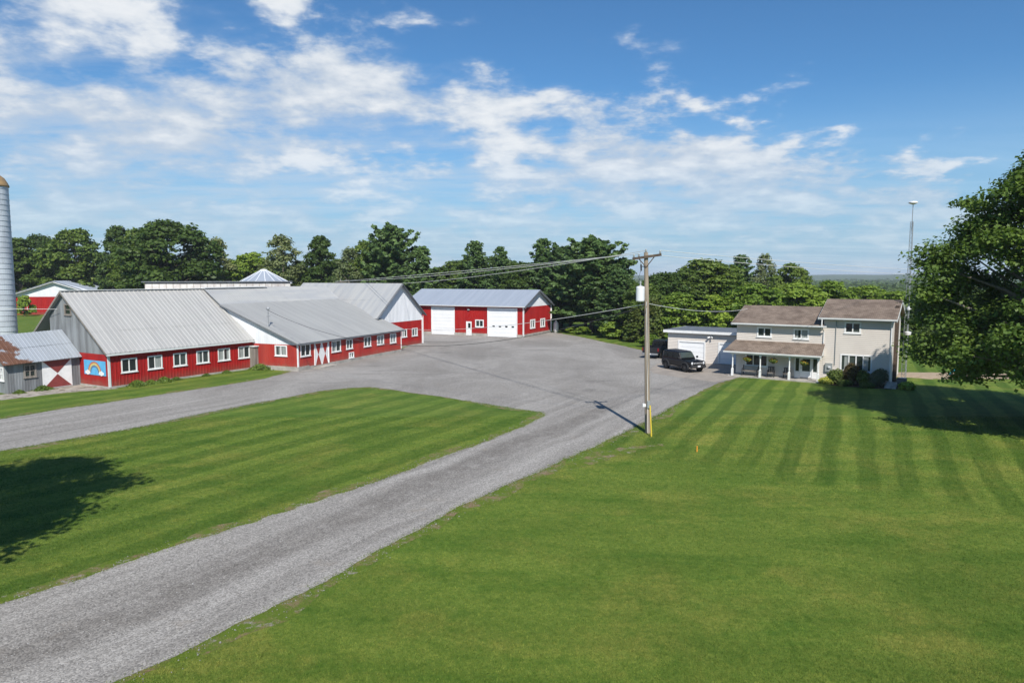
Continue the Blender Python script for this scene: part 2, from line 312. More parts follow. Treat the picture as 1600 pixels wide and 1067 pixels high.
def lawn_mat(blades=False):
    m, t, b, _ = new_mat('grass_blades' if blades else 'mown_grass'); co = t.node('ShaderNodeTexCoord').outputs['Object']
    s = t.node('ShaderNodeSeparateXYZ', {0: co}); x, y = s.outputs[0], s.outputs[1]
    wob = t.math('MULTIPLY', t.math('SUBTRACT', t.noise(co, 0.12, 2), 0.5), 1.1)
    def stripes(ang, period, ph):
        q = t.math('ADD', t.math('MULTIPLY', x, -math.sin(ang)), t.math('MULTIPLY', y, math.cos(ang)))
        q = t.math('ADD', t.math('ADD', q, wob), ph)
        al = t.math('ADD', t.math('MULTIPLY', x, math.cos(ang)), t.math('MULTIPLY', y, math.sin(ang)))
        sn = t.noise(t.node('ShaderNodeCombineXYZ', {0: q, 1: t.math('MULTIPLY', al, 0.035), 2: ph}).outputs[0], 1.25, 4, 0.6)
        return t.math('ADD', t.math('MULTIPLY', t.ramp(t.math('SINE', t.math('MULTIPLY', q, 2 * math.pi / period)), -0.4, 0.4), 0.62), t.math('MULTIPLY', t.ramp(sn, 0.32, 0.66), 0.38))
    s_left = stripes(1.02, 2.3, 0.0); s_right = stripes(1.11, 1.75, 0.4); s_low = stripes(-0.22, 2.6, 0.9)
    # the right lawn was mown towards the house beyond a line, across in front of it
    dl = t.math('ADD', t.math('SUBTRACT', y, 33.0), t.math('MULTIPLY', t.math('SUBTRACT', x, 8.7), 0.72))
    dl = t.math('ADD', dl, t.math('MULTIPLY', t.math('SUBTRACT', t.noise(co, 0.25, 3), 0.5), 5.0))
    up = t.ramp(dl, -1.2, 2.0)
    is_right = t.ramp(t.math('SUBTRACT', x, t.math('MULTIPLY', t.math('SUBTRACT', y, 30.0), 0.6)), -1.5, 1.5)
    sr = t.math('ADD', t.math('MULTIPLY', s_right, up), t.math('MULTIPLY', t.math('ADD', t.math('MULTIPLY', s_low, 0.25), 0.52), t.math('SUBTRACT', 1.0, up)))
    st = t.math('ADD', t.math('MULTIPLY', sr, is_right), t.math('MULTIPLY', t.math('ADD', t.math('MULTIPLY', s_left, 0.75), 0.1), t.math('SUBTRACT', 1.0, is_right)))
    st = t.math('MULTIPLY', st, t.ramp(t.noise(co, 0.18, 3), 0.25, 0.6, 0.45, 1.0))
    c = t.mix(st, LAWN[0], LAWN[1])
    mott = t.noise(t.mapping(co, (1, 1, 1), loc=(5, 3, 1)), 0.35, 6, 0.65)
    c = t.mix(t.ramp(mott, 0.46, 0.70), c, t.mix(1.0, c, (1.42, 1.12, 1.35), 'MULTIPLY'))
    hs = t.noise(t.mapping(co, (0.22, 1.0, 1), rot=(0, 0, 0.12), loc=(8, 1, 4)), 0.9, 5, 0.65); c = t.mix(t.ramp(hs, 0.45, 0.70), c, t.mix(1.0, c, (0.72, 0.86, 0.75), 'MULTIPLY'))
    mot2 = t.noise(co, 1.7, 5, 0.7); c = t.mix(t.ramp(mot2, 0.45, 0.72), c, t.mix(1.0, c, (0.76, 0.86, 0.78), 'MULTIPLY'))
    mot3 = t.noise(t.mapping(co, loc=(2, 2, 9)), 6.5, 4, 0.75); c = t.mix(t.ramp(mot3, 0.40, 0.66), t.mix(1.0, c, (0.80, 0.86, 0.80), 'MULTIPLY'), t.mix(1.0, c, (1.18, 1.10, 1.15), 'MULTIPLY'))
    if blades: c = t.mix(1.0, c, t.mix(t.node('ShaderNodeAttribute', attribute_name='rnd').outputs['Fac'], (0.50, 0.60, 0.50), (1.75, 1.50, 1.7)), 'MULTIPLY')
    fine = t.noise(t.mapping(co, (1, 1, 0.3)), 22, 4, 0.75); c = t.mix(0.55, c, t.mix(fine, (0.05, 0.05, 0.05), (0.95, 0.95, 0.95)), 'OVERLAY')
    dry = t.noise(t.mapping(co, (1, 1, 1), loc=(11, 7, 0)), 0.5, 5, 0.7)
    c = t.mix(t.math('MULTIPLY', t.ramp(dry, 0.66, 0.80), 0.5), c, (0.17, 0.15, 0.06))
    sl(t, c, b, 'Base Color'); b.inputs['Roughness'].default_value = 0.8; b.inputs['Specular IOR Level'].default_value = 0.12
    bump(t, b, t.noise(co, 28, 5, 0.75), 0.6, 0.05); return m
LAWN = ((0.074, 0.130, 0.018), (0.166, 0.226, 0.038))
M['lawn'] = lawn_mat(); M['blades'] = lawn_mat(True)
g = gm.build('ground', M['lawn']); tag(g, kind='structure', label='mown green lawn and fields under the whole farmyard')

GRAVEL = [(-50, 9), (-32.57, 43.33), (-30.77, 46.85), (-27.89, 51.31), (-24.7, 56.16), (-21.9, 61.0), (-21.0, 66.5), (-14.2, 84.2), (-13.0, 94.0), (-17, 100), (-17, 113), (2.2, 103.6), (6.6, 112.9), (9.82, 105.73), (12.53, 96.23), (14.65, 89.94), (15.86, 85.16), (17.1, 77), (23.0, 71.5), (21.3, 63.0), (19.67, 60.82), (17.42, 58.22), (14.48, 53.33), (11.08, 47.22), (8.36, 42.35), (6.97, 40.01), (5.32, 37.61), (3.25, 34.43), (1.51, 31.95), (-0.55, 28.96), (-2.46, 25.8), (-4.27, 22.34), (-5.68, 19.72), (-6.89, 17.84), (-7.86, 16.21), (-8.98, 14.63), (-19.4, 0), (-33.6, -20), (-42, -20), (-27.6, 0), (-14.12, 18.31), (-13.18, 19.59), (-12.13, 21.1), (-10.94, 22.9), (-9.49, 24.9), (-7.81, 27.42), (-5.76, 30.39), (-3.25, 34.43), (-1.07, 37.91), (0.9, 41.8), (2.1, 44.5), (1.9, 45.6), (0.0, 46.99), (-4.78, 51.04), (-9.19, 54.55), (-11.6, 56.2), (-13.3, 55.9), (-15.32, 54.1), (-18.35, 48.93), (-20.83, 44.34), (-22.79, 40.36), (-24.91, 37.4), (-26.88, 34.8), (-44.5, 9)]
def vnoise(seed):
    r = np.random.RandomState(seed); tab = r.rand(4096)
    def f(s):
        i = np.floor(s).astype(int); t = s - i; t = t * t * (3 - 2 * t); return tab[i % 4096] * (1 - t) + tab[(i + 1) % 4096] * t
    return f
def ragged(poly, amp, out=0.0, step=0.22, seed=1):
    n = len(poly); P = [Vector(p) for p in poly]; nf = vnoise(seed); res = []; s = 0.0
    area = sum(P[i].x * P[(i + 1) % n].y - P[(i + 1) % n].x * P[i].y for i in range(n)); sg = 1 if area > 0 else -1
    for i in range(n):
        a, b = P[i], P[(i + 1) % n]; d = b - a; L = d.length; nn = Vector((d.y, -d.x)).normalized() * sg
        stp = step if 8 < (a.y + b.y) / 2 < 64 else step * 4
        k = max(1, int(L / stp))
        for j in range(k):
            q = a + d * (j / k); ss = s + L * j / k
            w = (nf(np.array([ss * 0.35]))[0] - 0.5) * 1.2 + (nf(np.array([ss * 1.3 + 77]))[0] - 0.5) * 0.8 + (nf(np.array([ss * 4.1 + 19]))[0] - 0.5) * 0.55
            o = out * (0.25 + 1.5 * max(0.0, nf(np.array([ss * 0.55 + 300]))[0] - 0.15)) if out else 0
            q = q + nn * (w * amp + o); res.append((q.x, q.y))
        s += L
    return res
def sheet(name, poly, z, mat, label):
    vs_ = [Vector((p[0], p[1], 0)) for p in poly]; tris = tessellate_polygon([vs_])
    m = MB(); m.v = [(p[0], p[1], z) for p in poly]
    for t_ in tris:
        a, b_, c_ = (poly[i] for i in t_); cr = (b_[0] - a[0]) * (c_[1] - a[1]) - (b_[1] - a[1]) * (c_[0] - a[0])
        m.f.append(tuple(t_) if cr > 0 else tuple(t_)[::-1])
    o = m.build(name, mat); return tag(o, label, kind='structure')
def gravel_mat():
    m, t, b, _ = new_mat('gravel'); co = t.node('ShaderNodeTexCoord').outputs['Object']
    s = t.node('ShaderNodeSeparateXYZ', {0: co}); x, y = s.outputs[0], s.outputs[1]
    A = 1.05
    ac = t.math('ADD', t.math('MULTIPLY', t.math('ADD', x, 6.5), -math.sin(A)), t.math('MULTIPLY', t.math('SUBTRACT', y, 24.0), math.cos(A)))
    al = t.math('ADD', t.math('MULTIPLY', x, math.cos(A)), t.math('MULTIPLY', y, math.sin(A)))
    wv = t.math('MULTIPLY', t.math('SUBTRACT', t.noise(co, 0.15, 2), 0.5), 1.6)
    v = t.node('ShaderNodeCombineXYZ', {0: t.math('ADD', ac, wv), 1: t.math('MULTIPLY', al, 0.045), 2: 0.0}).outputs[0]
    streak = t.noise(v, 1.3, 5, 0.6)
    near = t.ramp(y, 44.0, 58.0, 1.0, 0.0)
    patch = t.noise(t.mapping(co, (0.9, 0.5, 1), rot=(0, 0, 0.5)), 0.16, 6, 0.62, 0.6)
    f = t.math('ADD', t.math('MULTIPLY', streak, near), t.math('MULTIPLY', patch, t.math('SUBTRACT', 1.0, near)))
    c = t.mix(t.ramp(f, 0.30, 0.70), (0.222, 0.208, 0.190), (0.325, 0.308, 0.285))
    mid = t.math('ABSOLUTE', t.math('SUBTRACT', t.math('ADD', ac, wv), 0.35))
    band = t.math('MULTIPLY', t.ramp(mid, 0.25, 1.3, 0.62, 0.0), t.math('MULTIPLY', near, t.ramp(t.noise(co, 0.9, 5, 0.7), 0.32, 0.62, 0.35, 1.0)))
    c = t.mix(band, c, (0.135, 0.122, 0.108))
    dk = t.noise(t.mapping(co, (0.35, 1.1, 1), rot=(0, 0, -0.25), loc=(3, 9, 0)), 0.28, 6, 0.7, 0.8)
    c = t.mix(t.math('MULTIPLY', t.ramp(dk, 0.56, 0.72), t.math('MULTIPLY', t.math('SUBTRACT', 1.0, near), 0.85)), c, (0.138, 0.129, 0.120))
    st1 = t.node('ShaderNodeTexVoronoi', {'Vector': co, 'Scale': 24.0}, feature='F1').outputs
    st2 = t.node('ShaderNodeTexVoronoi', {'Vector': co, 'Scale': 9.0}, feature='F1').outputs
    bw = t.node('ShaderNodeRGBToBW', {0: st1['Color']}).outputs[0]; bw2 = t.node('ShaderNodeRGBToBW', {0: st2['Color']}).outputs[0]
    c = t.mix(0.75, c, t.mix(bw, (0.18, 0.18, 0.18), (0.82, 0.82, 0.82)), 'OVERLAY')
    c = t.mix(0.2, c, t.mix(bw2, (0.3, 0.3, 0.3), (0.7, 0.7, 0.7)), 'OVERLAY')
    tan = t.noise(t.mapping(co, (1, 1, 1), loc=(1, 13, 2)), 0.7, 6, 0.7); c = t.mix(t.math('MULTIPLY', t.ramp(tan, 0.58, 0.78), 0.45), c, (0.26, 0.215, 0.165))
    sl(t, c, b, 'Base Color'); b.inputs['Roughness'].default_value = 0.92; b.inputs['Specular IOR Level'].default_value = 0.15
    h = t.math('ADD', t.math('MULTIPLY', st1['Distance'], -1.0), t.math('MULTIPLY', t.noise(co, 2.2, 4), 0.6)); bump(t, b, h, 0.45, 0.02); return m
M['gravel'] = gravel_mat()
def verge_mat():
    m, t, b, _ = new_mat('worn_verge'); co = t.node('ShaderNodeTexCoord').outputs['Object']
    n = t.noise(co, 1.1, 7, 0.75); c = t.mix(t.ramp(n, 0.35, 0.55), (0.225, 0.160, 0.100), (0.100, 0.150, 0.020))
    c = t.mix(t.ramp(t.noise(t.mapping(co, loc=(3, 3, 3)), 2.3, 5, 0.7), 0.56, 0.68), c, (0.26, 0.235, 0.20))
    c = t.mix(0.5, c, t.mix(t.noise(co, 24, 4, 0.75), (0.05, 0.05, 0.05), (0.95, 0.95, 0.95)), 'OVERLAY')
    sl(t, c, b, 'Base Color'); b.inputs['Roughness'].default_value = 0.9; b.inputs['Specular IOR Level'].default_value = 0.1; bump(t, b, t.noise(co, 28, 5, 0.75), 0.6, 0.04); return m
M['verge'] = verge_mat()
gravel_edge = ragged(GRAVEL, 0.17, seed=3)
verge_edge = ragged(GRAVEL, 0.17, out=0.62, seed=3)
sheet('verge', verge_edge, 0.006, M['verge'], 'worn brown verge along the edge of the gravel drive')
sheet('gravel_yard', gravel_edge, 0.012, M['gravel'], 'grey gravel drive, side lane and open farmyard')
bare_edge = ragged([(2.6, 33.0), (4.4, 35.0), (6.6, 36.4), (8.2, 36.9), (8.4, 36.3), (6.8, 35.2), (5.2, 33.6), (3.6, 32.0), (2.5, 31.8)], 0.5, seed=9)
sheet('bare_patch', bare_edge, 0.004, M['verge'], 'bare worn patch of soil beside the drive near the pole')
M['pad'] = surf('worn_asphalt_pad', (0.335, 0.295, 0.255), (0.27, 0.24, 0.21), 0.8, 0.9, 0.2, bmp=0.25, fine=0.3, dirt=((0.18, 0.165, 0.15), 0.58, 0.8))
sheet('parking_pad', ragged([(17.0, 74.6), (23.2, 70.2), (21.2, 63.4), (19.67, 61.2), (17.6, 58.7), (15.16, 61.6), (12.96, 64.3), (14.84, 70.73)], 0.35, seed=5), 0.017, M['pad'], 'pale tan parking pad in front of the garage')
sheet('sand_strip', ragged([(33.5, 62.6), (37.0, 60.8), (44.5, 60.6), (47, 62.0), (46, 64.6), (38, 65.2), (34, 65.0)], 0.4, seed=6), 0.005, M['sand'], 'strip of bare sand behind the lawn beyond the maple')
BARN_A = ((-32.596, 55.455), 1.05)
def barn_slab():
    p = [L2W(*BARN_A, a, b) for a, b in ((-9.5, 4.3), (-9.5, 2.2), (-6.0, 1.6), (-2.6, 1.0), (-0.6, -0.4), (0.4, -0.6), (0.4, 4.3))]
    sheet('concrete_apron', ragged([(q.x, q.y) for q in p], 0.3, seed=8), 0.010, M['apron'], 'broken pale concrete apron before the grey lean-to')
barn_slab()

# ---------------------------------------------------------------- building helpers (local frame: x = a along front, y = b to the back)
RIB = [(0.0, 0.0), (0.62, 0.0), (0.70, 1.0), (0.88, 1.0), (0.96, 0.0)]
def rib_points(L, pitch, h):
    out = []; k = 0
    while k * pitch < L:
        for t_, v in RIB:
            s = (k + t_) * pitch
            if s < L - 1e-4: out.append((s, v * h))
        k += 1
    out.append((L, 0.0)); return out
def wall(parent, name, p0, p1, z0, top, mat, style='rib', openings=(), pitch=0.26, h=0.022, label=None):
    """wall from p0 to p1 (outside on the right hand of the walk), top = height or list of (s, z)"""
    p0, p1 = Vector(p0), Vector(p1); d = (p1 - p0); L = d.length; d.normalize(); n = Vector((d.y, -d.x))
    tops = [(0, top), (L, top)] if not isinstance(top, (list, tuple)) else list(top)
    tz = lambda s: float(np.interp(s, [q[0] for q in tops], [q[1] for q in tops]))
    m = MB(); pt = lambda s, o, z: (p0.x + d.x * s + n.x * o, p0.y + d.y * s + n.y * o, z)
    if style == 'rib':
        prof = rib_points(L, pitch, h)
        cuts = sorted(set([round(q[0], 4) for q in prof] + [round(x, 4) for o in openings for x in o[:2] if 0 < x < L] + [round(q[0], 4) for q in tops]))
        off = lambda s: float(np.interp(s, [q[0] for q in prof], [q[1] for q in prof]))
        for a, b in zip(cuts[:-1], cuts[1:]):
            if b - a < 1e-4: continue
            mid = (a + b) / 2; zs = [z0]
            for o in sorted([o for o in openings if o[0] < mid < o[1]], key=lambda o: o[2]): zs += [o[2], o[3]]
            zs.append(None)
            for k in range(0, len(zs), 2):
                lo, hi = zs[k], zs[k + 1]; ha, hb = (tz(a), tz(b)) if hi is None else (hi, hi)
                if max(ha, hb) <= lo + 1e-3: continue
                m.quad(pt(a, off(a), lo), pt(b, off(b), lo), pt(b, off(b), max(hb, lo)), pt(a, off(a), max(ha, lo)))
    else:
        zmax = max(q[1] for q in tops); zr = list(np.arange(z0, zmax, pitch)) + [zmax]
        zr = sorted(set([round(z, 4) for z in zr] + [round(z, 4) for o in openings for z in o[2:4] if z0 < z < zmax]))
        for za, zb in zip(zr[:-1], zr[1:]):
            mid = (za + zb) / 2; ss = np.linspace(0, L, 60); ok = [s for s in ss if tz(s) >= mid]
            if not ok: continue
            segs = [(min(ok), max(ok))]
            for o in openings:
                if o[2] < mid < o[3]:
                    new = []
                    for a, b in segs:
                        if o[1] <= a or o[0] >= b: new.append((a, b)); continue
                        if o[0] > a: new.append((a, o[0]))
                        if o[1] < b: new.append((o[1], b))
                    segs = new
            fa = (za - z0) / pitch; fa -= math.floor(fa + 1e-3); fa = max(fa, 0.0); fb = fa + (zb - za) / pitch
            for a, b in segs:
                oa, ob = h * (1 - fa), h * max(0.0, 1 - fb)
                m.quad(pt(a, oa, za), pt(b, oa, za), pt(b, ob, zb), pt(a, ob, zb))
                m.quad(pt(a, 0, za), pt(b, 0, za), pt(b, oa, za), pt(a, oa, za))
    o = m.build(name, mat, parent)
    if label: o['label'] = label
    return o
def frame2(p0, p1):
    p0, p1 = Vector(p0), Vector(p1); d = (p1 - p0).normalized(); n = Vector((d.y, -d.x))
    def bx(mb, s0, s1, z0, z1, o0, o1):
        c = [p0 + d * s + n * o for s, o in ((s0, o0), (s1, o0), (s1, o1), (s0, o1))]
        mb.prism([(q.x, q.y, z0) for q in c], (0, 0, z1 - z0)); return mb
    return bx
def window(parent, p0, p1, s0, s1, z0, z1, panes=2, fw=0.09, mat='white', curtain=None, name='window', muntin=False):
    bx = frame2(p0, p1); f = MB()
    bx(f, s0 - fw * .4, s0 + fw * .6, z0 - fw * .4, z1 + fw * .4, -0.06, 0.06); bx(f, s1 - fw * .6, s1 + fw * .4, z0 - fw * .4, z1 + fw * .4, -0.06, 0.06)
    bx(f, s0 + fw * .6, s1 - fw * .6, z1 - fw * .6, z1 + fw * .4, -0.06, 0.058); bx(f, s0 + fw * .6, s1 - fw * .6, z0 - fw * .4, z0 + fw * .6, -0.06, 0.058)
    w = (s1 - s0 - 1.2 * fw) / panes
    for k in range(1, panes): c = s0 + fw * .6 + w * k; bx(f, c - fw * .32, c + fw * .32, z0 + fw * .6, z1 - fw * .6, -0.06, 0.045)
    if muntin: bx(f, s0 + fw * .6, s1 - fw * .6, (z0 + z1) / 2 - 0.025, (z0 + z1) / 2 + 0.025, -0.04, 0.03)
    fo = f.build(name, M[mat], parent)
    for k in range(panes):
        a = s0 + fw * .6 + w * k; g_ = MB(); bx(g_, a, a + w, z0 + fw * .5, z1 - fw * .5, -0.05, -0.03); g_.build('pane', M['glass'], fo)
        if curtain and k in curtain:
            c = MB(); c0, c1 = curtain[k]; bx(c, a + w * c0, a + w * c1, z0 + fw * .6, z1 - fw * .6, -0.029, -0.024); c.build('curtain', M['curtain'], fo)
    sm = MB(); bx(sm, s0 - 0.10, s1 + 0.10, z0 - 0.09, z0 - 0.04, 0.0, 0.10); sm.build('sill', M[mat], fo)
    return fo
def slope(parent, name, e0, e1, r0, r1, mat, pitch=0.3, h=0.03, th=0.05, courses=1, jit=0.0, seed=0):
    """ribbed sheet roof between eave e0-e1 and ridge r0-r1"""
    e0, e1, r0, r1 = (Vector(q) for q in (e0, e1, r0, r1)); L = (e1 - e0).length; prof = rib_points(L, pitch, h); r_ = random.Random(seed)
    nrm = (e1 - e0).cross(r0 - e0).normalized()
    if nrm.z < 0: nrm = -nrm
    m = MB(); js = {}
    for c in range(courses):
        t0, t1 = c / courses, (c + 1) / courses
        if c < courses - 1: t1 += 0.015
        lift = 0.018 * (courses - 1 - c) * 0 + (0.016 if c % 2 else 0.0)
        for (a, ha), (b, hb) in zip(prof[:-1], prof[1:]):
            k = int(a / pitch / 3); j = js.setdefault((c, k), (r_.random() - .5) * jit)
            qa = lambda s, t_, hh: (e0.lerp(e1, s / L)).lerp(r0.lerp(r1, s / L), t_) + nrm * (hh + lift + j)
            m.quad(qa(a, t0, ha), qa(b, t0, hb), qa(b, t1, hb), qa(a, t1, ha))
    u = nrm * -th
    m.quad(e0 + u, r0 + u, r1 + u, e1 + u); m.quad(e0 + u, e1 + u, e1, e0); m.quad(e0, r0, r0 + u, e0 + u); m.quad(e1 + u, r1 + u, r1, e1); m.quad(r0, r1, r1 + u, r0 + u)
    return m.build(name, mat, parent)
def trim(parent, name, segs, w, h, mat, up=(0, 0, 1)):
    m = MB()
    for p, q in segs: m.beam(p, q, w, h, up)
    return m.build(name, mat, parent)

# ---------------------------------------------------------------- long barn with the mural
def long_barn():
    org, an = BARN_A; B = thing('long_barn', (*org, 0), an, 'long red barn with ribbed grey roof and rainbow mural on its end', 'barn')
    L, Wd, He, Hr, bl, oh = 14.9, 12.05, 2.86, 7.84, 8.5, 0.35
    half = Wd / 2; sl_ = (Hr - He) / (half + oh); rz = lambda b: Hr - abs(b - half) * sl_ - 0.06
    wins = [(1.03, 2.31), (3.31, 4.56), (5.67, 6.91), (7.96, 9.19), (10.2, 11.46), (12.48, 13.74)]
    f = MB(); f.box((-0.05, -0.05, -0.2), (L, 0.25, 0.16)); f.box((-0.06, 0.25, -0.2), (0.2, bl, 0.14)); f.build('foundation', M['concrete'], B)
    P0, P1 = (0, 0), (L, 0)
    ops = [(a, b, 1.2, 2.28) for a, b in wins]; wall(B, 'side_wall', P0, P1, 0.16, rz(0), M['red'], openings=ops, pitch=0.3, h=0.03)
    for k, (a, b) in enumerate(wins): window(B, P0, P1, a, b, 1.2, 2.28, 2, curtain=[None, {1: (.1, .9)}, None, {0: (0, .5)}, {0: (.1, .95), 1: (.6, 1)}, {0: (0.3, .9)}][k])
    Q0, Q1 = (0, bl), (0, 0)                       # end wall walks from the left end to the near corner
    S = lambda b: bl - b
    wall(B, 'end_wall', Q0, Q1, 0.14, [(0, 2.74), (bl, 2.74)], M['red'], style='lap', pitch=0.4, h=0.012)
    g0 = [(0, rz(bl)), (S(half), rz(half)), (bl, max(rz(0), 2.76))]
    wall(B, 'gable', Q0, Q1, 2.74, g0, M['grey_wood'], openings=[(S(6.02), S(5.08), 5.85, 6.7)], pitch=0.22, h=0.02)
    window(B, Q0, Q1, S(6.02), S(5.08), 5.85, 6.7, 1, fw=0.1, mat='old_wood', muntin=True, name='gable_window')
    fb = frame2(Q0, Q1); mu = MB(); fb(mu, S(3.5), S(0.42), 0.98, 2.18, 0.012, 0.045); mo = mu.build('mural', M['mural_blue'], B); mo['label'] = 'sky blue mural panel with a painted rainbow and clouds'
    cx, cz = S(1.98), 1.16
    for i, (k, r) in enumerate((('mural_red', 0.98), ('mural_orange', 0.89), ('mural_yellow', 0.80), ('mural_green', 0.70), ('mural_violet', 0.62))):
        a = MB(); r1 = r - 0.10; N = 18; bxp = []
        for j in range(N):
            t0, t1 = math.pi * j / N, math.pi * (j + 1) / N
            q = [(cx - rr * math.cos(tt) * 0.98, cz + rr * math.sin(tt) * 0.95) for rr, tt in ((r, t0), (r, t1), (r1, t1), (r1, t0))]
            a.quad(*[(-0.052 - i * 0.001, bl - s, z) for s, z in q])
        a.build('rainbow_band', M[k], mo)
    for c in (0.98, -0.98):
        a = MB(); base = cx + c
        for dx, dz, r in ((-.2, .0, .17), (.02, .06, .2), (.22, .0, .16), (0, -.05, .2)):
            pts = [(-0.066 - rng.random() * .004, bl - (base + dx + r * math.cos(t_ * math.pi / 6)), cz + dz + r * 0.8 * math.sin(t_ * math.pi / 6)) for t_ in range(12)]; a.quad(*pts)
        a.build('cloud', M['white'], mo)
    c = MB(); c.box((-0.07, -0.07, 0.1), (0.09, 0.07, 2.8)); c.build('corner_post', M['fascia'], B)
    z_e = He; le = Wd + 0.9; zle = Hr - (le - half) * sl_
    slope(B, 'roof', (-oh, -oh, z_e), (L + .4, -oh, z_e), (-oh, half, Hr), (L + .4, half, Hr), M['roof_a'], pitch=0.40, h=0.045, courses=3, jit=0.02, seed=2)
    slope(B, 'roof', (-oh, le, zle), (L + .4, le, zle), (-oh, half, Hr), (L + .4, half, Hr), M['roof_a'], pitch=0.40, h=0.045)
    trim(B, 'fascia', [((-oh, -oh - .0, z_e - .1), (L + .1, -oh, z_e - .1))], 0.04, 0.16, M['fascia'])
    trim(B, 'bargeboard', [((-oh + .02, -oh, z_e - .12), (-oh + .02, half, Hr - .12))], 0.04, 0.14, M['old_wood'])
    trim(B, 'bargeboard', [((-oh + .02, le, zle - .12), (-oh + .02, half, Hr - .12))], 0.04, 0.14, M['old_wood'])
    trim(B, 'ridge_cap', [((-oh, half, Hr + .03), (L - 1, half, Hr + .03))], 0.5, 0.05, M['fascia'])
    wall(B, 'back_wall', (L, bl), (0, bl), 0.0, rz(bl), M['grey_wood'])
    # boarded entry box in the corner with the milking barn
    e = thing('boarded_entry', L2W(org, an, 14.42, 0.28), an, 'narrow entry box of weathered upright boards between two red barns', 'entry box')
    for i in range(6): MB().box((-0.62 + i * .21, -0.95, 0), (-0.43 + i * .21, -0.90, 2.2 + rng.random() * .05)).build('board', M['old_wood'], e)
    for i in range(4): MB().box((-0.66, -0.88 + i * .22, 0), (-0.61, -0.68 + i * .22, 2.2)).build('board', M['old_wood'], e)
    for i in range(4): MB().box((0.62, -0.88 + i * .22, 0), (0.67, -0.68 + i * .22, 2.2)).build('board', M['old_wood'], e)
    MB().box((-0.75, -1.05, 2.22), (0.75, -0.02, 2.32)).build('roof', M['fascia'], e)
    return B
long_barn()

# ---------------------------------------------------------------- milking barn
BARN_B = ((-20.48, 65.70), 1.186)
def cross_door(parent, bx, s0, s1, z0, z1, o, style, nrm):
    """white door leaf with red triangles; bx writes a box in the wall frame, nrm(s, o, z) a point"""
    m = MB(); bx(m, s0, s1, z0, z1, 0.02, o); d = m.build('door', M['white'], parent)
    cx, cz = (s0 + s1) / 2, (z0 + z1) / 2; g = 0.05
    tris = [[(s0 + g, z1 - g), (s1 - g, z1 - g), (cx, cz + .04)], [(s0 + g, z0 + g), (s1 - g, z0 + g), (cx, cz - .04)]]
    for t_ in tris:
        a = MB(); a.prism([nrm(s, o, z) for s, z in t_], Vector(nrm(0, o + .015, 0)) - Vector(nrm(0, o, 0))); a.build('red_panel', M[style], d)
    return d
def wallpt(p0, p1):
    p0, p1 = Vector(p0), Vector(p1); d = (p1 - p0).normalized(); n = Vector((d.y, -d.x))
    return lambda s, o, z: (p0.x + d.x * s + n.x * o, p0.y + d.y * s + n.y * o, z)
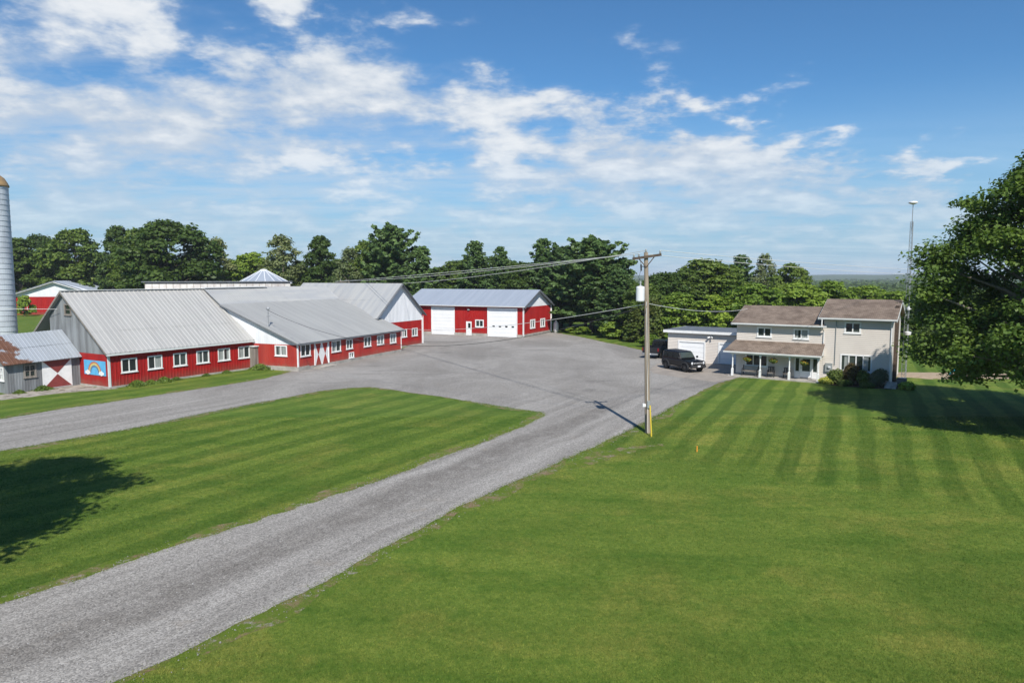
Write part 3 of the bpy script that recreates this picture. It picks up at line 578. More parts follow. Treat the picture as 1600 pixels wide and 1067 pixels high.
def milking_barn():
    org, an = BARN_B; B = thing('milking_barn', (*org, 0), an, 'wide red barn with low grey roof and red-and-white double doors', 'barn')
    L, Wd, He, Hr, oh, fo = 18.83, 22.4, 2.69, 7.90, 0.35, 0.42
    half = 11.2; sb, sz = 9.2, 6.34                # upper roof steep down to the seam, then a shallower skirt to the eave
    rz = lambda b: float(np.interp(b, [-oh, sb, half, Wd], [He, sz, Hr, 3.0])) - 0.06
    f = MB(); f.box((-0.04, -0.06, -0.2), (L + .02, 0.25, fo - 0.1)); f.box((-0.05, 0.25, -0.2), (0.2, 9, fo)); f.box((-0.05, -0.07, -.2), (1.6, .25, fo)); f.build('foundation', M['concrete'], B)
    P0, P1 = (0, 0), (L, 0)
    wins = [(0.9, 2.31, 1.4, 2.5), (5.75, 7.23, 1.34, 2.43), (8.27, 9.33, 1.42, 2.39), (8.72, 9.54, 0.42, 0.95), (11.53, 12.83, 1.36, 2.37), (14.15, 15.48, 1.34, 2.35), (16.88, 18.14, 1.29, 2.34)]
    wins = [(a - .5, b - .5, c, d) for a, b, c, d in wins]
    wall(B, 'side_wall', P0, P1, fo - 0.1, rz(0), M['red_old'], openings=wins + [(2.5, 4.64, fo - .1, 2.5)], pitch=0.23, h=0.02)
    for k, w in enumerate(wins): window(B, P0, P1, *w, 2, curtain=[None, {0: (.4, .9)}, None, {0: (.2, .9)}, {1: (.1, .5)}, {0: (.1, .8), 1: (.2, .9)}, {0: (.1, .9), 1: (.3, .95)}][k])
    bx = frame2(P0, P1); np_ = wallpt(P0, P1)
    m = MB(); bx(m, 2.42, 2.5, .3, 2.6, 0, .1); bx(m, 4.64, 4.72, .3, 2.6, 0, .1); bx(m, 2.5, 4.64, 2.5, 2.6, 0, .098); m.build('door_frame', M['white'], B)
    for a, b in ((2.5, 3.56), (3.58, 4.64)):
        d = MB(); bx(d, a, b, 0.2, 2.5, -0.02, 0.05); d = d.build('door', M['white'], B); c = (a + b) / 2
        for q in ([(a + .1, 2.42), (b - .1, 2.42), (b - .26, 1.95), (c + .02, 1.35), (c - .02, 1.35), (a + .26, 1.95)], [(a + .1, .28), (a + .26, .75), (c - .02, 1.31), (c + .02, 1.31), (b - .26, .75), (b - .1, .28)]):
            t_ = MB(); t_.prism([np_(s, .052, z) for s, z in q], Vector(np_(0, .065, 0)) - Vector(np_(0, .052, 0))); t_.build('red_panel', M['red_old'], d)
    st = MB(); bx(st, 2.2, 5.1, -.1, .14, .06, .9); st.build('step', M['concrete'], B)
    Q0, Q1 = (0, half + 6), (0, 0); S = lambda b: half + 6 - b
    wall(B, 'end_wall', Q0, Q1, fo, 2.53, M['red_old'], openings=[(S(2.66), S(1.3), 1.45, 2.4)], pitch=0.23, h=0.02)
    window(B, Q0, Q1, S(2.66), S(1.3), 1.45, 2.4, 2, fw=0.12, curtain={0: (.5, .9), 1: (.2, .8)})
    wall(B, 'gable', Q0, Q1, 2.53, [(0, rz(half + 6)), (6, rz(half)), (half + 6 - sb, rz(sb)), (half + 6, 2.56)], M['white_steel'], pitch=0.23, h=0.02)
    wall(B, 'far_end_wall', (L, 0), (L, half + 5), 0.2, [(0, rz(0)), (sb, rz(sb)), (half, rz(half)), (half + 5, rz(half + 5))], M['red_old'])
    c = MB(); c.box((-0.06, -0.06, fo), (0.08, 0.06, 2.62)); c.build('corner_post', M['white'], B); c = MB(); c.box((L - .06, -0.06, fo), (L + .06, 0.06, 2.62)); c.build('corner_post', M['white'], B)
    slope(B, 'roof', (-oh, -oh, He), (L + .35, -oh, He), (-oh, sb, sz), (L + .35, sb, sz), M['roof_b'], pitch=0.23, h=0.016, jit=0.014, seed=5); slope(B, 'roof', (-oh, sb - .15, sz - .08), (L + .35, sb - .15, sz - .08), (-oh, half, Hr), (L + .35, half, Hr), M['roof_c'], pitch=0.23, h=0.02, jit=0.03, seed=6)
    slope(B, 'roof', (-oh, Wd + .3, 3.0), (L + .35, Wd + .3, 3.0), (-oh, half, Hr), (L + .35, half, Hr), M['roof_b'], pitch=0.23, h=0.016)
    trim(B, 'fascia', [((-oh, -oh + .02, He - .1), (L + .35, -oh + .02, He - .1))], 0.05, 0.15, M['trim_grey'])
    trim(B, 'bargeboard', [((-oh + .03, -oh, He - .11), (-oh + .03, sb, sz - .11))], 0.05, 0.17, M['trim_grey'])
    trim(B, 'bargeboard', [((L + oh - .03, -oh, He - .11), (L + oh - .03, sb, sz - .11))], 0.05, 0.17, M['white'])
    trim(B, 'ridge_cap', [((-oh, half, Hr + .03), (8.5, half, Hr + .03))], 0.55, 0.07, M['white'])
    # yard lamp mast on the roof edge
    q = L2W(org, an, 0.15, 3.55, 0); ms = thing('service_mast', (q.x, q.y, 4.1), an, 'thin service mast rising where the two barn roofs meet', 'mast')
    MB().tube([(0, 0, -0.8), (0, 0, 1.75)], 0.035, 8).build('pipe', M['steel'], ms); MB().lathe([(0.05, 1.7), (0.16, 1.78), (0.16, 1.86), (0.04, 2.05)], 12).build('weatherhead', M['steel'], ms)
    MB().beam((-0.28, 0, 1.1), (0.28, 0, 1.1), 0.05, 0.05).build('bracket', M['steel'], ms)
    return B
milking_barn()

# ---------------------------------------------------------------- cross wing
def cross_wing():
    org, an = (-16.5, 83.8), 1.13; B = thing('gabled_wing', (*org, 0), an, 'red barn wing with tall white gable joined to the wide barn', 'barn')
    Wd, D, He, Hr, wh, oh = 10.2, 15.5, 4.0, 8.2, 3.3, 0.4; half = Wd / 2; sl_ = (Hr - He) / (half + oh); rz = lambda a: Hr - abs(a - half) * sl_ - .06
    P0, P1 = (0, 0), (Wd, 0); wins = [(5.45, 6.5, 1.3, 2.24), (7.74, 9.0, 1.28, 2.26)]
    f = MB(); f.box((-.05, -.05, -.2), (Wd + .05, .3, .14)); f.build('foundation', M['concrete'], B)
    wall(B, 'front_wall', P0, P1, .14, wh, M['red'], openings=wins, pitch=0.25)
    for k, w in enumerate(wins): window(B, P0, P1, *w, 2, curtain=[{0: (.1, .9)}, {0: (.1, .5), 1: (.3, .9)}][k])
    wall(B, 'gable', P0, P1, wh, [(0, max(rz(0), wh + .02)), (half, rz(half)), (Wd, max(rz(Wd), wh + .02))], M['white_steel'], pitch=0.3, h=0.03)
    wall(B, 'side_wall', (Wd, 0), (Wd, D), .1, rz(Wd), M['red'], pitch=.25); wall(B, 'back_wall', (Wd, D), (0, D), .1, [(0, rz(0)), (half, rz(half)), (Wd, rz(0))], M['red'], pitch=.25); wall(B, 'side_wall', (0, D), (0, 0), .1, rz(0), M['red'], pitch=.25)
    for s in (0, 1):
        e = -oh if s == 0 else Wd + oh
        slope(B, 'roof', (e, -oh, He), (e, D + .3, He), (half, -oh, Hr), (half, D + .3, Hr), M['roof_c'], pitch=0.25, h=0.018, courses=2, jit=.02, seed=s)
        trim(B, 'bargeboard', [((e, -oh - .01, He - .13), (half, -oh - .01, Hr - .13))], 0.06, 0.30, M['trim_grey'], up=(0, 1, 0))
    c = MB(); c.box((Wd - .06, -.07, .14), (Wd + .06, .06, 3.6)); c.build('corner_post', M['white'], B); MB().tube([(Wd + .12, -.1, .1), (Wd + .12, -.1, 3.9)], .05, 8).build('downspout', M['white'], B)
    m = MB(); m.tube([(0.9, 4.2, 5.0), (1.6, 3.8, 5.6), (2.4, 3.1, 6.2), (3.4, 3.3, 7.0), (4.4, 3.6, 7.75)], .05, 6)
    return B
cross_wing()

# ---------------------------------------------------------------- machine shed
def overhead_door(parent, P0, P1, s0, s1, z0, z1, n, slots=(), label=None):
    bx = frame2(P0, P1); f = MB(); bx(f, s0 - .16, s0, z0, z1 + .16, -.05, .06); bx(f, s1, s1 + .16, z0, z1 + .16, -.05, .06); bx(f, s0, s1, z1, z1 + .16, -.05, .058)
    d = f.build('overhead_door', M['white'], parent)
    if label: d['label'] = label
    hh = (z1 - z0) / n
    for k in range(n):
        p = MB(); bx(p, s0, s1, z0 + k * hh + .008, z0 + (k + 1) * hh - .008, -.06, -.02)
        p.build('panel', M['white_door'], d)
    bb = MB(); bx(bb, s0, s1, z0, z1, -.09, -.062); bb.build('door_seal', M['box_grey'], d)
    for a, b, c, e in slots:
        q = MB(); bx(q, a - .03, b + .03, c - .03, e + .03, -.03, -.012); q.build('pane_frame', M['white'], d)
        q = MB(); bx(q, a, b, c, e, -.03, -.008); q.build('pane', M['glass'], d)
    return d
def machine_shed():
    org, an = (1.694, 102.435), -.444; B = thing('machine_shed', (*org, 0), an, 'red machine shed with two tall white overhead doors at yard back', 'shed')
    L, Wd, He, Hr, oh, fo = 20.78, 10.63, 4.63, 7.05, 0.45, 0.42; half = Wd / 2; sl_ = (Hr - He) / (half + oh); rz = lambda b: Hr - abs(b - half) * sl_ - .06
    P0, P1 = (-L, 0), (0, 0); S = lambda a: a + L
    d1, d2, ed, wn = (S(-15.85), S(-11.9)), (S(-5.85), S(-1.15)), (S(-9.72), S(-8.76)), (S(-8.05), S(-6.7), 1.42, 2.46)
    wall(B, 'front_wall', P0, P1, fo, rz(0), M['red'], openings=[(*d1, fo, 4.25), (*d2, fo, 4.25), (*ed, fo, 2.2), wn], pitch=0.3, h=0.025)
    segs = [(-L - .04, -15.95), (-11.8, -9.75), (-8.7, -5.95), (-1.05, .04)]
    for a, b in segs: MB().box((a, -.06, -.3), (b, .2, fo)).build('foundation', M['concrete'], B)
    MB().box((-.2, .2, -.3), (.06, Wd, fo + .05)).build('foundation', M['concrete'], B)
    overhead_door(B, P0, P1, *d1, .03, 4.22, 8, label='plain white overhead door'); a0 = S(-5.18)
    overhead_door(B, P0, P1, *d2, .03, 4.22, 7, [(S(-5.16 + k * 1.07), S(-5.16 + k * 1.07) + .40, 1.46, 1.70) for k in range(4)], label='white overhead door with four small panes')
    bx = frame2(P0, P1); m = MB(); bx(m, ed[0], ed[1], .05, 2.2, -.05, .03); dd = m.build('entry_door', M['white'], B)
    m = MB(); bx(m, ed[0] + .36, ed[1] - .18, 1.2, 1.95, .02, .036); m.build('pane', M['glass'], dd); m = MB(); bx(m, ed[1] - .12, ed[1] - .07, 1.0, 1.1, .03, .08); m.build('handle', M['steel'], dd)
    window(B, P0, P1, *wn, 2, fw=.16)
    m = MB(); bx(m, S(-9.4), S(-9.05), 3.92, 4.12, .02, .2); m.build('wall_lamp', M['box_grey'], B)
    Q0, Q1 = (0, 0), (0, Wd); ws = [(2.5, 4.2, 1.25, 2.5), (6.45, 8.15, 1.22, 2.45)]
    wall(B, 'end_wall', Q0, Q1, fo, He - .1, M['red'], openings=ws, pitch=.3, h=.025)
    for w in ws: window(B, Q0, Q1, *w, 2, fw=.22, curtain={0: (0, .9)})
    wall(B, 'gable', Q0, Q1, He - .1, [(0, He - .09), (half, rz(half)), (Wd, He - .09)], M['white_steel'], pitch=.3, h=.025)
    wall(B, 'end_wall', (-L, Wd), (-L, 0), fo, [(0, He), (half, rz(half)), (Wd, He)], M['red']); wall(B, 'back_wall', (0, Wd), (-L, Wd), fo, rz(0), M['red'])
    slope(B, 'roof', (-L - oh, -oh, He), (oh, -oh, He), (-L - oh, half, Hr), (oh, half, Hr), M['roof_e'], pitch=.3, h=.02)
    slope(B, 'roof', (-L - oh, Wd + oh, He), (oh, Wd + oh, He), (-L - oh, half, Hr), (oh, half, Hr), M['roof_e'], pitch=.3, h=.02)
    trim(B, 'gutter', [((-L - oh, -oh - .05, He - .03), (oh, -oh - .05, He - .03))], .12, .12, M['fascia'])
    for e in (-oh, Wd + oh): trim(B, 'bargeboard', [((oh + .01, e, He - .16), (oh + .01, half, Hr - .16))], .05, .32, M['trim_grey'])
    for b in (0, Wd): MB().box((-.08, b - .08, fo), (.08, b + .08, He - .1)).build('corner_post', M['white'], B)
    MB().tube([(.14, -.42, He - .1), (.14, -.16, He - .5), (.14, -.16, .25), (.14, -.5, .1)], .05, 8).build('downspout', M['white'], B)
    MB().tube([(.1, Wd + .12, He - .1), (.1, Wd + .12, .2)], .05, 8).build('downspout', M['white'], B)
    q = L2W(org, an, .2, 10.9); t_ = thing('propane_tank', (q.x + .6, q.y - .1, 0), 0, 'white upright propane tank at the corner of the machine shed', 'tank')
    MB().lathe([(.30, .1), (.40, .2), (.42, .4), (.42, 1.45), (.36, 1.68), (.18, 1.8), (.02, 1.82)], 20).build('body', M['white'], t_, smooth=True); MB().lathe([(.16, 1.78), (.16, 1.98), (.13, 1.98)], 14).build('collar', M['white'], t_); MB().lathe([(.32, 0), (.32, .12)], 18).build('foot_ring', M['steel'], t_)
machine_shed()

# ---------------------------------------------------------------- lean-to, silo, buildings behind
def lean_to():
    org, an = BARN_A; B = thing('lean_to_shed', (*org, 0), an, 'grey lean-to shed with rusty roof and red-and-white cross door', 'shed')
    a0, b0, L = -5.4, 4.2, 5.4; P0, P1 = (a0, b0), (-.01, b0); S = lambda a: a - a0
    wall(B, 'front_wall', P0, P1, 0, 2.5, M['grey_wood'], openings=[(S(-4.24), S(-3.42), 1.15, 2.1), (S(-2.93), S(-.73), 0, 2.3)], pitch=.2, h=.015)
    window(B, P0, P1, S(-4.24), S(-3.42), 1.15, 2.1, 2, fw=.12, mat='old_wood', muntin=True)
    cross_door(B, frame2(P0, P1), S(-2.95), S(-.71), .05, 2.32, .07, 'chestnut', wallpt(P0, P1))
    wall(B, 'end_wall', (a0, 9.4), (a0, b0), 0, [(0, 2.4), (2.7, 4.45), (5.2, 2.4)], M['grey_wood'], openings=[(3.9, 4.6, 1.0, 2.0)], pitch=.2, h=.015)
    window(B, (a0, 9.4), (a0, b0), 3.9, 4.6, 1.0, 2.0, 2, fw=.12, mat='white', muntin=True)
    slope(B, 'roof', (a0 - .45, 3.75, 2.28), (-.02, 3.75, 2.40), (a0 - .45, 6.65, 4.35), (-.02, 6.65, 4.55), M['roof_lean'], pitch=.28, h=.02, courses=2, jit=.03, seed=4)
    slope(B, 'roof', (a0 - .45, 9.9, 2.28), (-.02, 9.9, 2.4), (a0 - .45, 6.65, 4.35), (-.02, 6.65, 4.55), M['roof_lean'], pitch=.28, h=.02, jit=.02)
    wall(B, 'back_wall', (0, 9.4), (a0, 9.4), 0, 2.4, M['grey_wood'])
lean_to()
def silo():
    S = thing('silo', (-51.5, 70, 0), 0, 'tall slim silo with steel hoops and tan domed cap', 'silo'); R, Ht = 1.08, 18.0
    MB().lathe([(R, 0), (R, Ht)], 40).build('staves', M['silo_steel'], S, smooth=False)
    hp = MB().lathe([(R - .02, -.025), (R + .03, -.02), (R + .03, .02), (R - .02, .025)], 40).mesh('hoop', M['steel'])
    for k in range(34): link('hoop', hp, S, (0, 0, .4 + k * .525))
    MB().lathe([(R + .1, Ht - .05), (R + .08, Ht + .12), (R * .93, Ht + .45), (R * .74, Ht + .82), (R * .45, Ht + 1.08), (R * .12, Ht + 1.2), (.02, Ht + 1.21)], 32).build('dome', M['silo_dome'], S, smooth=True)
    MB().box((-.75, -R - .45, 0), (-.1, -R + .3, 11.9)).build('chute', M['brown_wood'], S)
silo()
def far_barn():
    org, an = (-117, 166), .12; B = thing('far_barn', (*org, 0), an, 'low red barn with broad white-trimmed gable far behind the silo', 'barn')
    Wd, D, He, Hr = 23, 26, 3.6, 8.1; half = 7.0; P0, P1 = (-3, 0), (20, 0)
    rz = lambda s: Hr - abs(s - 10) * .33
    wall(B, 'front_wall', P0, P1, 0, 4.3, M['red'], pitch=.4); wall(B, 'gable', P0, P1, 4.3, [(0, 4.5), (10, rz(10) - .1), (23, 4.4)], M['white_steel'], pitch=.4)
    wall(B, 'side_wall', (20, 0), (20, D), 0, 3.9, M['red'], pitch=.4)
    for e, z in ((-3.6, rz(-.6)), (20.6, rz(23.6))):
        slope(B, 'roof', (e, -.5, z), (e, D, z), (7, -.5, Hr), (7, D, Hr), M['roof_e'], pitch=.5); trim(B, 'bargeboard', [((e, -.55, z - .3), (7, -.55, Hr - .3))], .08, .75, M['white'], up=(0, 1, 0))
    for a in (2.5, 4.5): window(B, P0, P1, a, a + 1.1, .9, 2.0, 1)
far_barn()
def free_stall():
    org, an = (-47.2, 88.5), .42; B = thing('skylight_barn', (*org, 0), an, 'low barn with raised glazed ridge behind the grey roofs', 'barn'); L, Wd = 18.6, 10
    wall(B, 'front_wall', (0, 0), (L, 0), 0, 4.6, M['red'], pitch=.4); wall(B, 'end_wall', (L, 0), (L, Wd), 0, 4.6, M['red'], pitch=.4); wall(B, 'end_wall', (0, Wd), (0, 0), 0, 4.6, M['red'], pitch=.4)
    slope(B, 'roof', (-.3, -.4, 4.5), (L + .3, -.4, 4.5), (-.3, 4.4, 7.2), (L + .3, 4.4, 7.2), M['roof_a']); slope(B, 'roof', (-.3, Wd + .4, 4.5), (L + .3, Wd + .4, 4.5), (-.3, 5.6, 7.2), (L + .3, 5.6, 7.2), M['roof_a'])
    for k in range(22): MB().quad((.05 + k * .845, 4.02, 7.0), (.83 + k * .845, 4.02, 7.0), (.83 + k * .845, 4.55, 8.25), (.05 + k * .845, 4.55, 8.25)).build('skylight_pane', M['skylight'], B)
    m = MB(); m.beam((0, 4.0, 6.97), (L, 4.0, 6.97), .08, .08)
    for k in range(23): m.beam((.01 + k * .845, 4.0, 7.0), (.01 + k * .845, 4.53, 8.26), .05, .05)
    m.build('glazing_bar', M['old_wood'], B)
    MB().box((-.4, 4.25, 8.28), (L + .3, 5.9, 8.42)).build('ridge_roof', M['trim_grey'], B); MB().box((0, 4.6, 7.0), (L, 5.6, 8.28)).build('ridge_core', M['old_wood'], B)
M['skylight'] = surf('translucent_sheet', (0.40, 0.39, 0.37), (0.28, 0.26, 0.25), 1.2, .4, .4)
free_stall()
def grain_bin():
    B = thing('grain_bin', (-38.6, 108, 0), 0, 'round steel grain bin with pale faceted conical roof behind the barns', 'grain bin')
    MB().lathe([(3.9, 0), (3.9, 8.1)], 24).build('wall', M['silo_steel'], B); n = 16
    for k in range(n):
        a0, a1 = 2 * math.pi * k / n, 2 * math.pi * (k + 1) / n; c = lambda r, a, z: (r * math.cos(a), r * math.sin(a), z)
        MB().quad(c(4.15, a0 + .008, 8.0), c(4.15, a1 - .008, 8.0), c(.45, a1 - .02, 10.05), c(.45, a0 + .02, 10.05)).build('roof_panel', M['roof_e'], B)
    m = MB()
    for k in range(n): a0 = 2 * math.pi * k / n; m.beam((4.18 * math.cos(a0), 4.18 * math.sin(a0), 8.0), (.45 * math.cos(a0), .45 * math.sin(a0), 10.07), .09, .07)
    m.build('roof_rib', M['white_steel'], B); MB().lathe([(.55, 10.0), (.5, 10.18), (.1, 10.25)], 16).build('cap', M['white_steel'], B)
grain_bin()
# ---------------------------------------------------------------- house and garage
HO, HA = (20.731, 63.514), -.586
def hp(a, b, z=0): return L2W(HO, HA, a, b, z)
def plain_roof(parent, name, e0, e1, r0, r1, mat, th=.14):
    e0, e1, r0, r1 = (Vector(q) for q in (e0, e1, r0, r1)); n = (e1 - e0).cross(r0 - e0).normalized(); n = n if n.z > 0 else -n
    return MB().prism([e0 - n * th, e1 - n * th, r1 - n * th, r0 - n * th], n * th).build(name, mat, parent)
def house():
    B = thing('farmhouse', (*HO, 0), HA, 'beige two-storey farmhouse with brown shingle roofs and white-posted porch', 'house')
    L1, L, Wd, H1, R1, H2, R2, oh = 7.4, 12.56, 7.77, 4.84, 6.31, 5.55, 7.04, .5
    h2 = Wd / 2; P0, P1 = (0, 0), (L, 0)
    wins = [(1.85, 3.05, 3.66, 4.47, 2), (4.98, 6.17, 3.62, 4.45, 2), (9.05, 10.23, 4.31, 5.18, 2), (8.82, 11.17, 1.08, 2.45, 4), (.88, 2.81, .95, 2.02, 3)]
    f = MB(); f.box((.02, -.03, -.3), (L - .02, Wd, .25)); f.build('foundation', M['concrete'], B)
    ops = [w[:4] for w in wins] + [(5.12, 7.05, .16, 2.08)]
    wall(B, 'front_wall', P0, (L1, 0), .2, H1 - .02, M['siding'], 'lap', [o for o in ops if o[1] <= L1], .16, .03)
    wall(B, 'front_wall', (L1, -.012), (L, -.012), .2, H2 - .02, M['siding'], 'lap', [(o[0] - L1, o[1] - L1, o[2], o[3]) for o in ops if o[0] > L1], .16, .03)
    for k, w in enumerate(wins):
        window(B, P0, P1, *w, fw=.13, curtain=[None, {0: (.1, .5), 1: (0.05, .95)}, None, {0: (.35, .95), 3: (.1, .7)}, None][k])
    s2 = (R2 - H2) / (h2 + oh); s1 = (R1 - H1) / (h2 + oh)
    wall(B, 'end_wall', (L, -.01), (L, Wd), .2, [(0, H2), (h2, R2 - .1), (Wd, H2)], M['siding'], 'lap', (), .16, .03)
    wall(B, 'end_wall', (0, Wd), (0, 0), .2, [(0, H1), (h2, R1 - .1), (Wd, H1)], M['siding'], 'lap', (), .16, .03)
    wall(B, 'back_wall', (L, Wd), (0, Wd), .2, H1, M['siding'], 'lap', (), .16, .03)
    wall(B, 'gable', (L1, Wd), (L1, 0), H1 - .5, [(0, H2), (h2, R2 - .1), (Wd, H2)], M['siding'], 'lap', (), .16, .03)
    for x0, x1, e, r in ((-.4, L1 + .0, H1, R1), (L1 - .42, L + .38, H2, R2)):
        plain_roof(B, 'roof', (x0, -oh, e), (x1, -oh, e), (x0, h2, r), (x1, h2, r), M['shingle']); plain_roof(B, 'roof', (x0, Wd + oh, e), (x1, Wd + oh, e), (x0, h2, r), (x1, h2, r), M['shingle'])
        trim(B, 'gutter', [((x0, -oh - .05, e - .06), (x1 + (.28 if x0 < 0 else 0), -oh - .05, e - .06))], .12, .12, M['fascia'])
        MB().box((x0 + .02, -oh + .02, e - .2), (x1 - .02, -.02, e - .16)).build('soffit', M['fascia'], B)
        for xx in ((x0 + .0,) if x0 < 0 else (x0, x1)):
            for b0 in (-oh, Wd + oh): trim(B, 'bargeboard', [((xx, b0, e - .13), (xx, h2, r - .13))], .05, .2, M['fascia'])
    MB().tube([(L1 - .12, -oh - .02, H1 - .12), (L1 + .02, -.1, H1 - .55), (L1 + .02, -.1, 3.35)], .045, 8).build('downspout', M['white'], B)
    MB().tube([(L1 - .1, -oh - .05, H2 - .1), (L1 - .1, -oh - .05, H1 + .0)], .05, 8).build('downspout', M['white'], B)
    MB().tube([(L - .02, -.09, H2 - .2), (L - .02, -.09, .2)], .045, 8).build('downspout', M['white'], B)
    ch = MB(); ch.box((L + .02, 2.0, 0), (L + .30, 2.55, 6.6)); ch.build('chimney', M['brown_wood'], B)
    # front door with side lights
    bx = frame2(P0, P1); m = MB()
    for a, b in ((5.12, 5.2), (5.5, 5.6), (6.55, 6.65), (6.98, 7.06)): bx(m, a, b, .16, 2.1, -.04, .06)
    bx(m, 5.12, 7.06, 2.0, 2.1, -.04, .055); bx(m, 5.2, 5.5, .16, .75, -.04, .04); bx(m, 6.65, 6.98, .16, .75, -.04, .04); m.build('door_frame', M['white'], B)
    for a, b in ((5.2, 5.5), (6.65, 6.98)): m = MB(); bx(m, a, b, .75, 2.0, -.03, -.01); m.build('side_light', M['glass'], B)
    m = MB(); bx(m, 5.6, 6.55, .16, 2.0, -.03, .02); d = m.build('door', M['white_door'], B)
    m = MB(); bx(m, 5.76, 6.39, .78, 1.86, .015, .028); m.build('pane', M['glass'], d); m = MB(); bx(m, 5.65, 5.70, 1.0, 1.08, .02, .08); m.build('handle', M['steel'], d)
    # porch
    pd, ph, pr = 1.25, 2.34, 3.26
    MB().box((-.35, -pd - .15, -.2), (L1 + .1, -.04, .10)).build('porch_floor', M['concrete'], B)
    plain_roof(B, 'porch_roof', (-.75, -pd - .3, ph), (L1 + .12, -pd - .3, ph), (-.12, -.03, pr), (L1 + .12, -.03, pr), M['shingle'], .1)
    MB().quad((-.75, -pd - .3, ph - .08), (-.75, -.02, ph - .08), (-.12, -.02, pr - .05)).build('porch_hip', M['shingle'], B)
    trim(B, 'gutter', [((-.75, -pd - .33, ph - .06), (L1 + .15, -pd - .33, ph - .06))], .1, .12, M['fascia'])
    trim(B, 'porch_beam', [((-.2, -pd, ph - .2), (L1 + .1, -pd, ph - .2))], .12, .16, M['white'])
    MB().prism([(L1 + .02, -.03, pr - .1), (L1 + .02, -pd - .2, ph - .08), (L1 + .02, -.03, ph - .08)], (.06, 0, 0)).build('porch_gable', M['fascia'], B)
    for a in (.04, 2.48, 4.94, 7.29):
        p = MB(); p.box((a - .09, -pd - .09, .1), (a + .09, -pd + .09, .75)); p.box((a - .085, -pd - .085, 1.95), (a + .085, -pd + .085, ph - .12))
        p.lathe([(.085, .75), (.05, .82), (.07, .95), (.055, 1.4), (.05, 1.8), (.08, 1.95)], 12, (a, -pd, 0)); p.build('post', M['white'], B)
    m = MB(); bx(m, 7.64, 8.2, .92, 1.62, .02, .22); eb = m.build('meter_cabinet', M['box_grey'], B); MB().lathe([(.14, 0), (.14, .1), (.04, .14)], 14, (7.95, -.22, 1.25)).build('meter_dial', M['lamp_glass'], eb)
    MB().tube([(7.9, -.12, 0), (7.9, -.12, .92)], .05, 8).build('conduit', M['box_grey'], B); MB().tube([(8.36, -.08, 1.5), (8.36, -.08, 5.35)], .03, 8).build('conduit', M['box_grey'], B)
    return B
house()
def garage():
    org, an = (16.88, 74.464), -.6; B = thing('garage', (*org, 0), an, 'flat-roofed beige garage joined to the farmhouse, two white doors', 'garage'); L, D, Ht = 9.25, 6.2, 3.2
    P0, P1 = (0, 0), (L, 0); ds = [(1.3, 4.0, .05, 2.12), (5.65, 8.3, .05, 2.1)]
    wall(B, 'front_wall', P0, P1, 0, Ht - .1, M['siding'], 'lap', [(a - .1, b + .1, -1, z1 + .1) for a, b, z0, z1 in ds], .16, .03); wall(B, 'end_wall', (0, D), (0, 0), 0, Ht - .1, M['siding'], 'lap', (), .16, .03); wall(B, 'back_wall', (L, D), (0, D), 0, Ht - .1, M['siding'], 'lap', (), .16, .03)
    for a, b, z0, z1 in ds: overhead_door(B, P0, P1, a, b, z0, z1, 4)
    m = MB(); m.box((-.35, -.38, Ht - .08), (L, D + .3, Ht + .16)); m.build('roof', M['trim_grey'], B); trim(B, 'fascia', [((-.38, -.40, Ht + .03), (L, -.40, Ht + .03))], .05, .27, M['white']); trim(B, 'fascia', [((-.38, -.42, Ht + .028), (-.38, D + .3, Ht + .028))], .05, .27, M['white'])
    lf = MB(); lf.box((4.55, -.2, 2.75), (4.85, -.02, 2.85)); lf.beam((4.62, -.2, 2.8), (4.45, -.38, 2.72), .13, .13); lf.beam((4.78, -.2, 2.8), (4.95, -.38, 2.72), .13, .13); lf.build('floodlight', M['white'], B)
garage()

# ---------------------------------------------------------------- porch furniture and planting
def bench():
    q = hp(1.45, -.55, .10); B = thing('porch_bench', q, HA, 'grey slatted bench under the porch window', 'bench')
    for k in range(4): MB().box((-.68, -.25 + k * .12, .40), (.68, -.16 + k * .12, .43)).build('seat_slat', M['old_wood'], B)
    for k in range(3): MB().box((-.68, .22, .52 + k * .13), (.68, .25, .61 + k * .13)).build('back_slat', M['box_grey'], B)
    for s in (-1, 1):
        for y in (-.24, .23): MB().box((s * .66 - .03, y - .03, 0), (s * .66 + .03, y + .03, .62 if y < 0 else .92)).build('leg', M['black'], B)
        MB().box((s * .66 - .04, -.26, .62), (s * .66 + .04, .24, .65)).build('armrest', M['black'], B)
bench()
def chair(a, label):
    B = thing('porch_chair', hp(a, -.55, .10), HA + .1, label, 'chair', 'chairs on the porch')
    MB().box((-.27, -.25, .38), (.27, .22, .42)).build('seat', M['old_wood'], B)
    for k in range(4): MB().box((-.25 + k * .14, .21, .42), (-.17 + k * .14, .24, .88)).build('back_slat', M['black'], B)
    MB().box((-.28, .20, .86), (.28, .25, .92)).build('top_rail', M['black'], B)
    for s in (-1, 1):
        for y in (-.23, .21): MB().box((s * .27 - .025, y - .025, 0), (s * .27 + .025, y + .025, .6)).build('leg', M['black'], B)
        MB().box((s * .27 - .035, -.25, .6), (s * .27 + .035, .22, .63)).build('armrest', M['black'], B)
chair(3.25, 'dark slatted armchair in the middle of the porch'); chair(4.6, 'dark armchair on the porch beside the white front door')

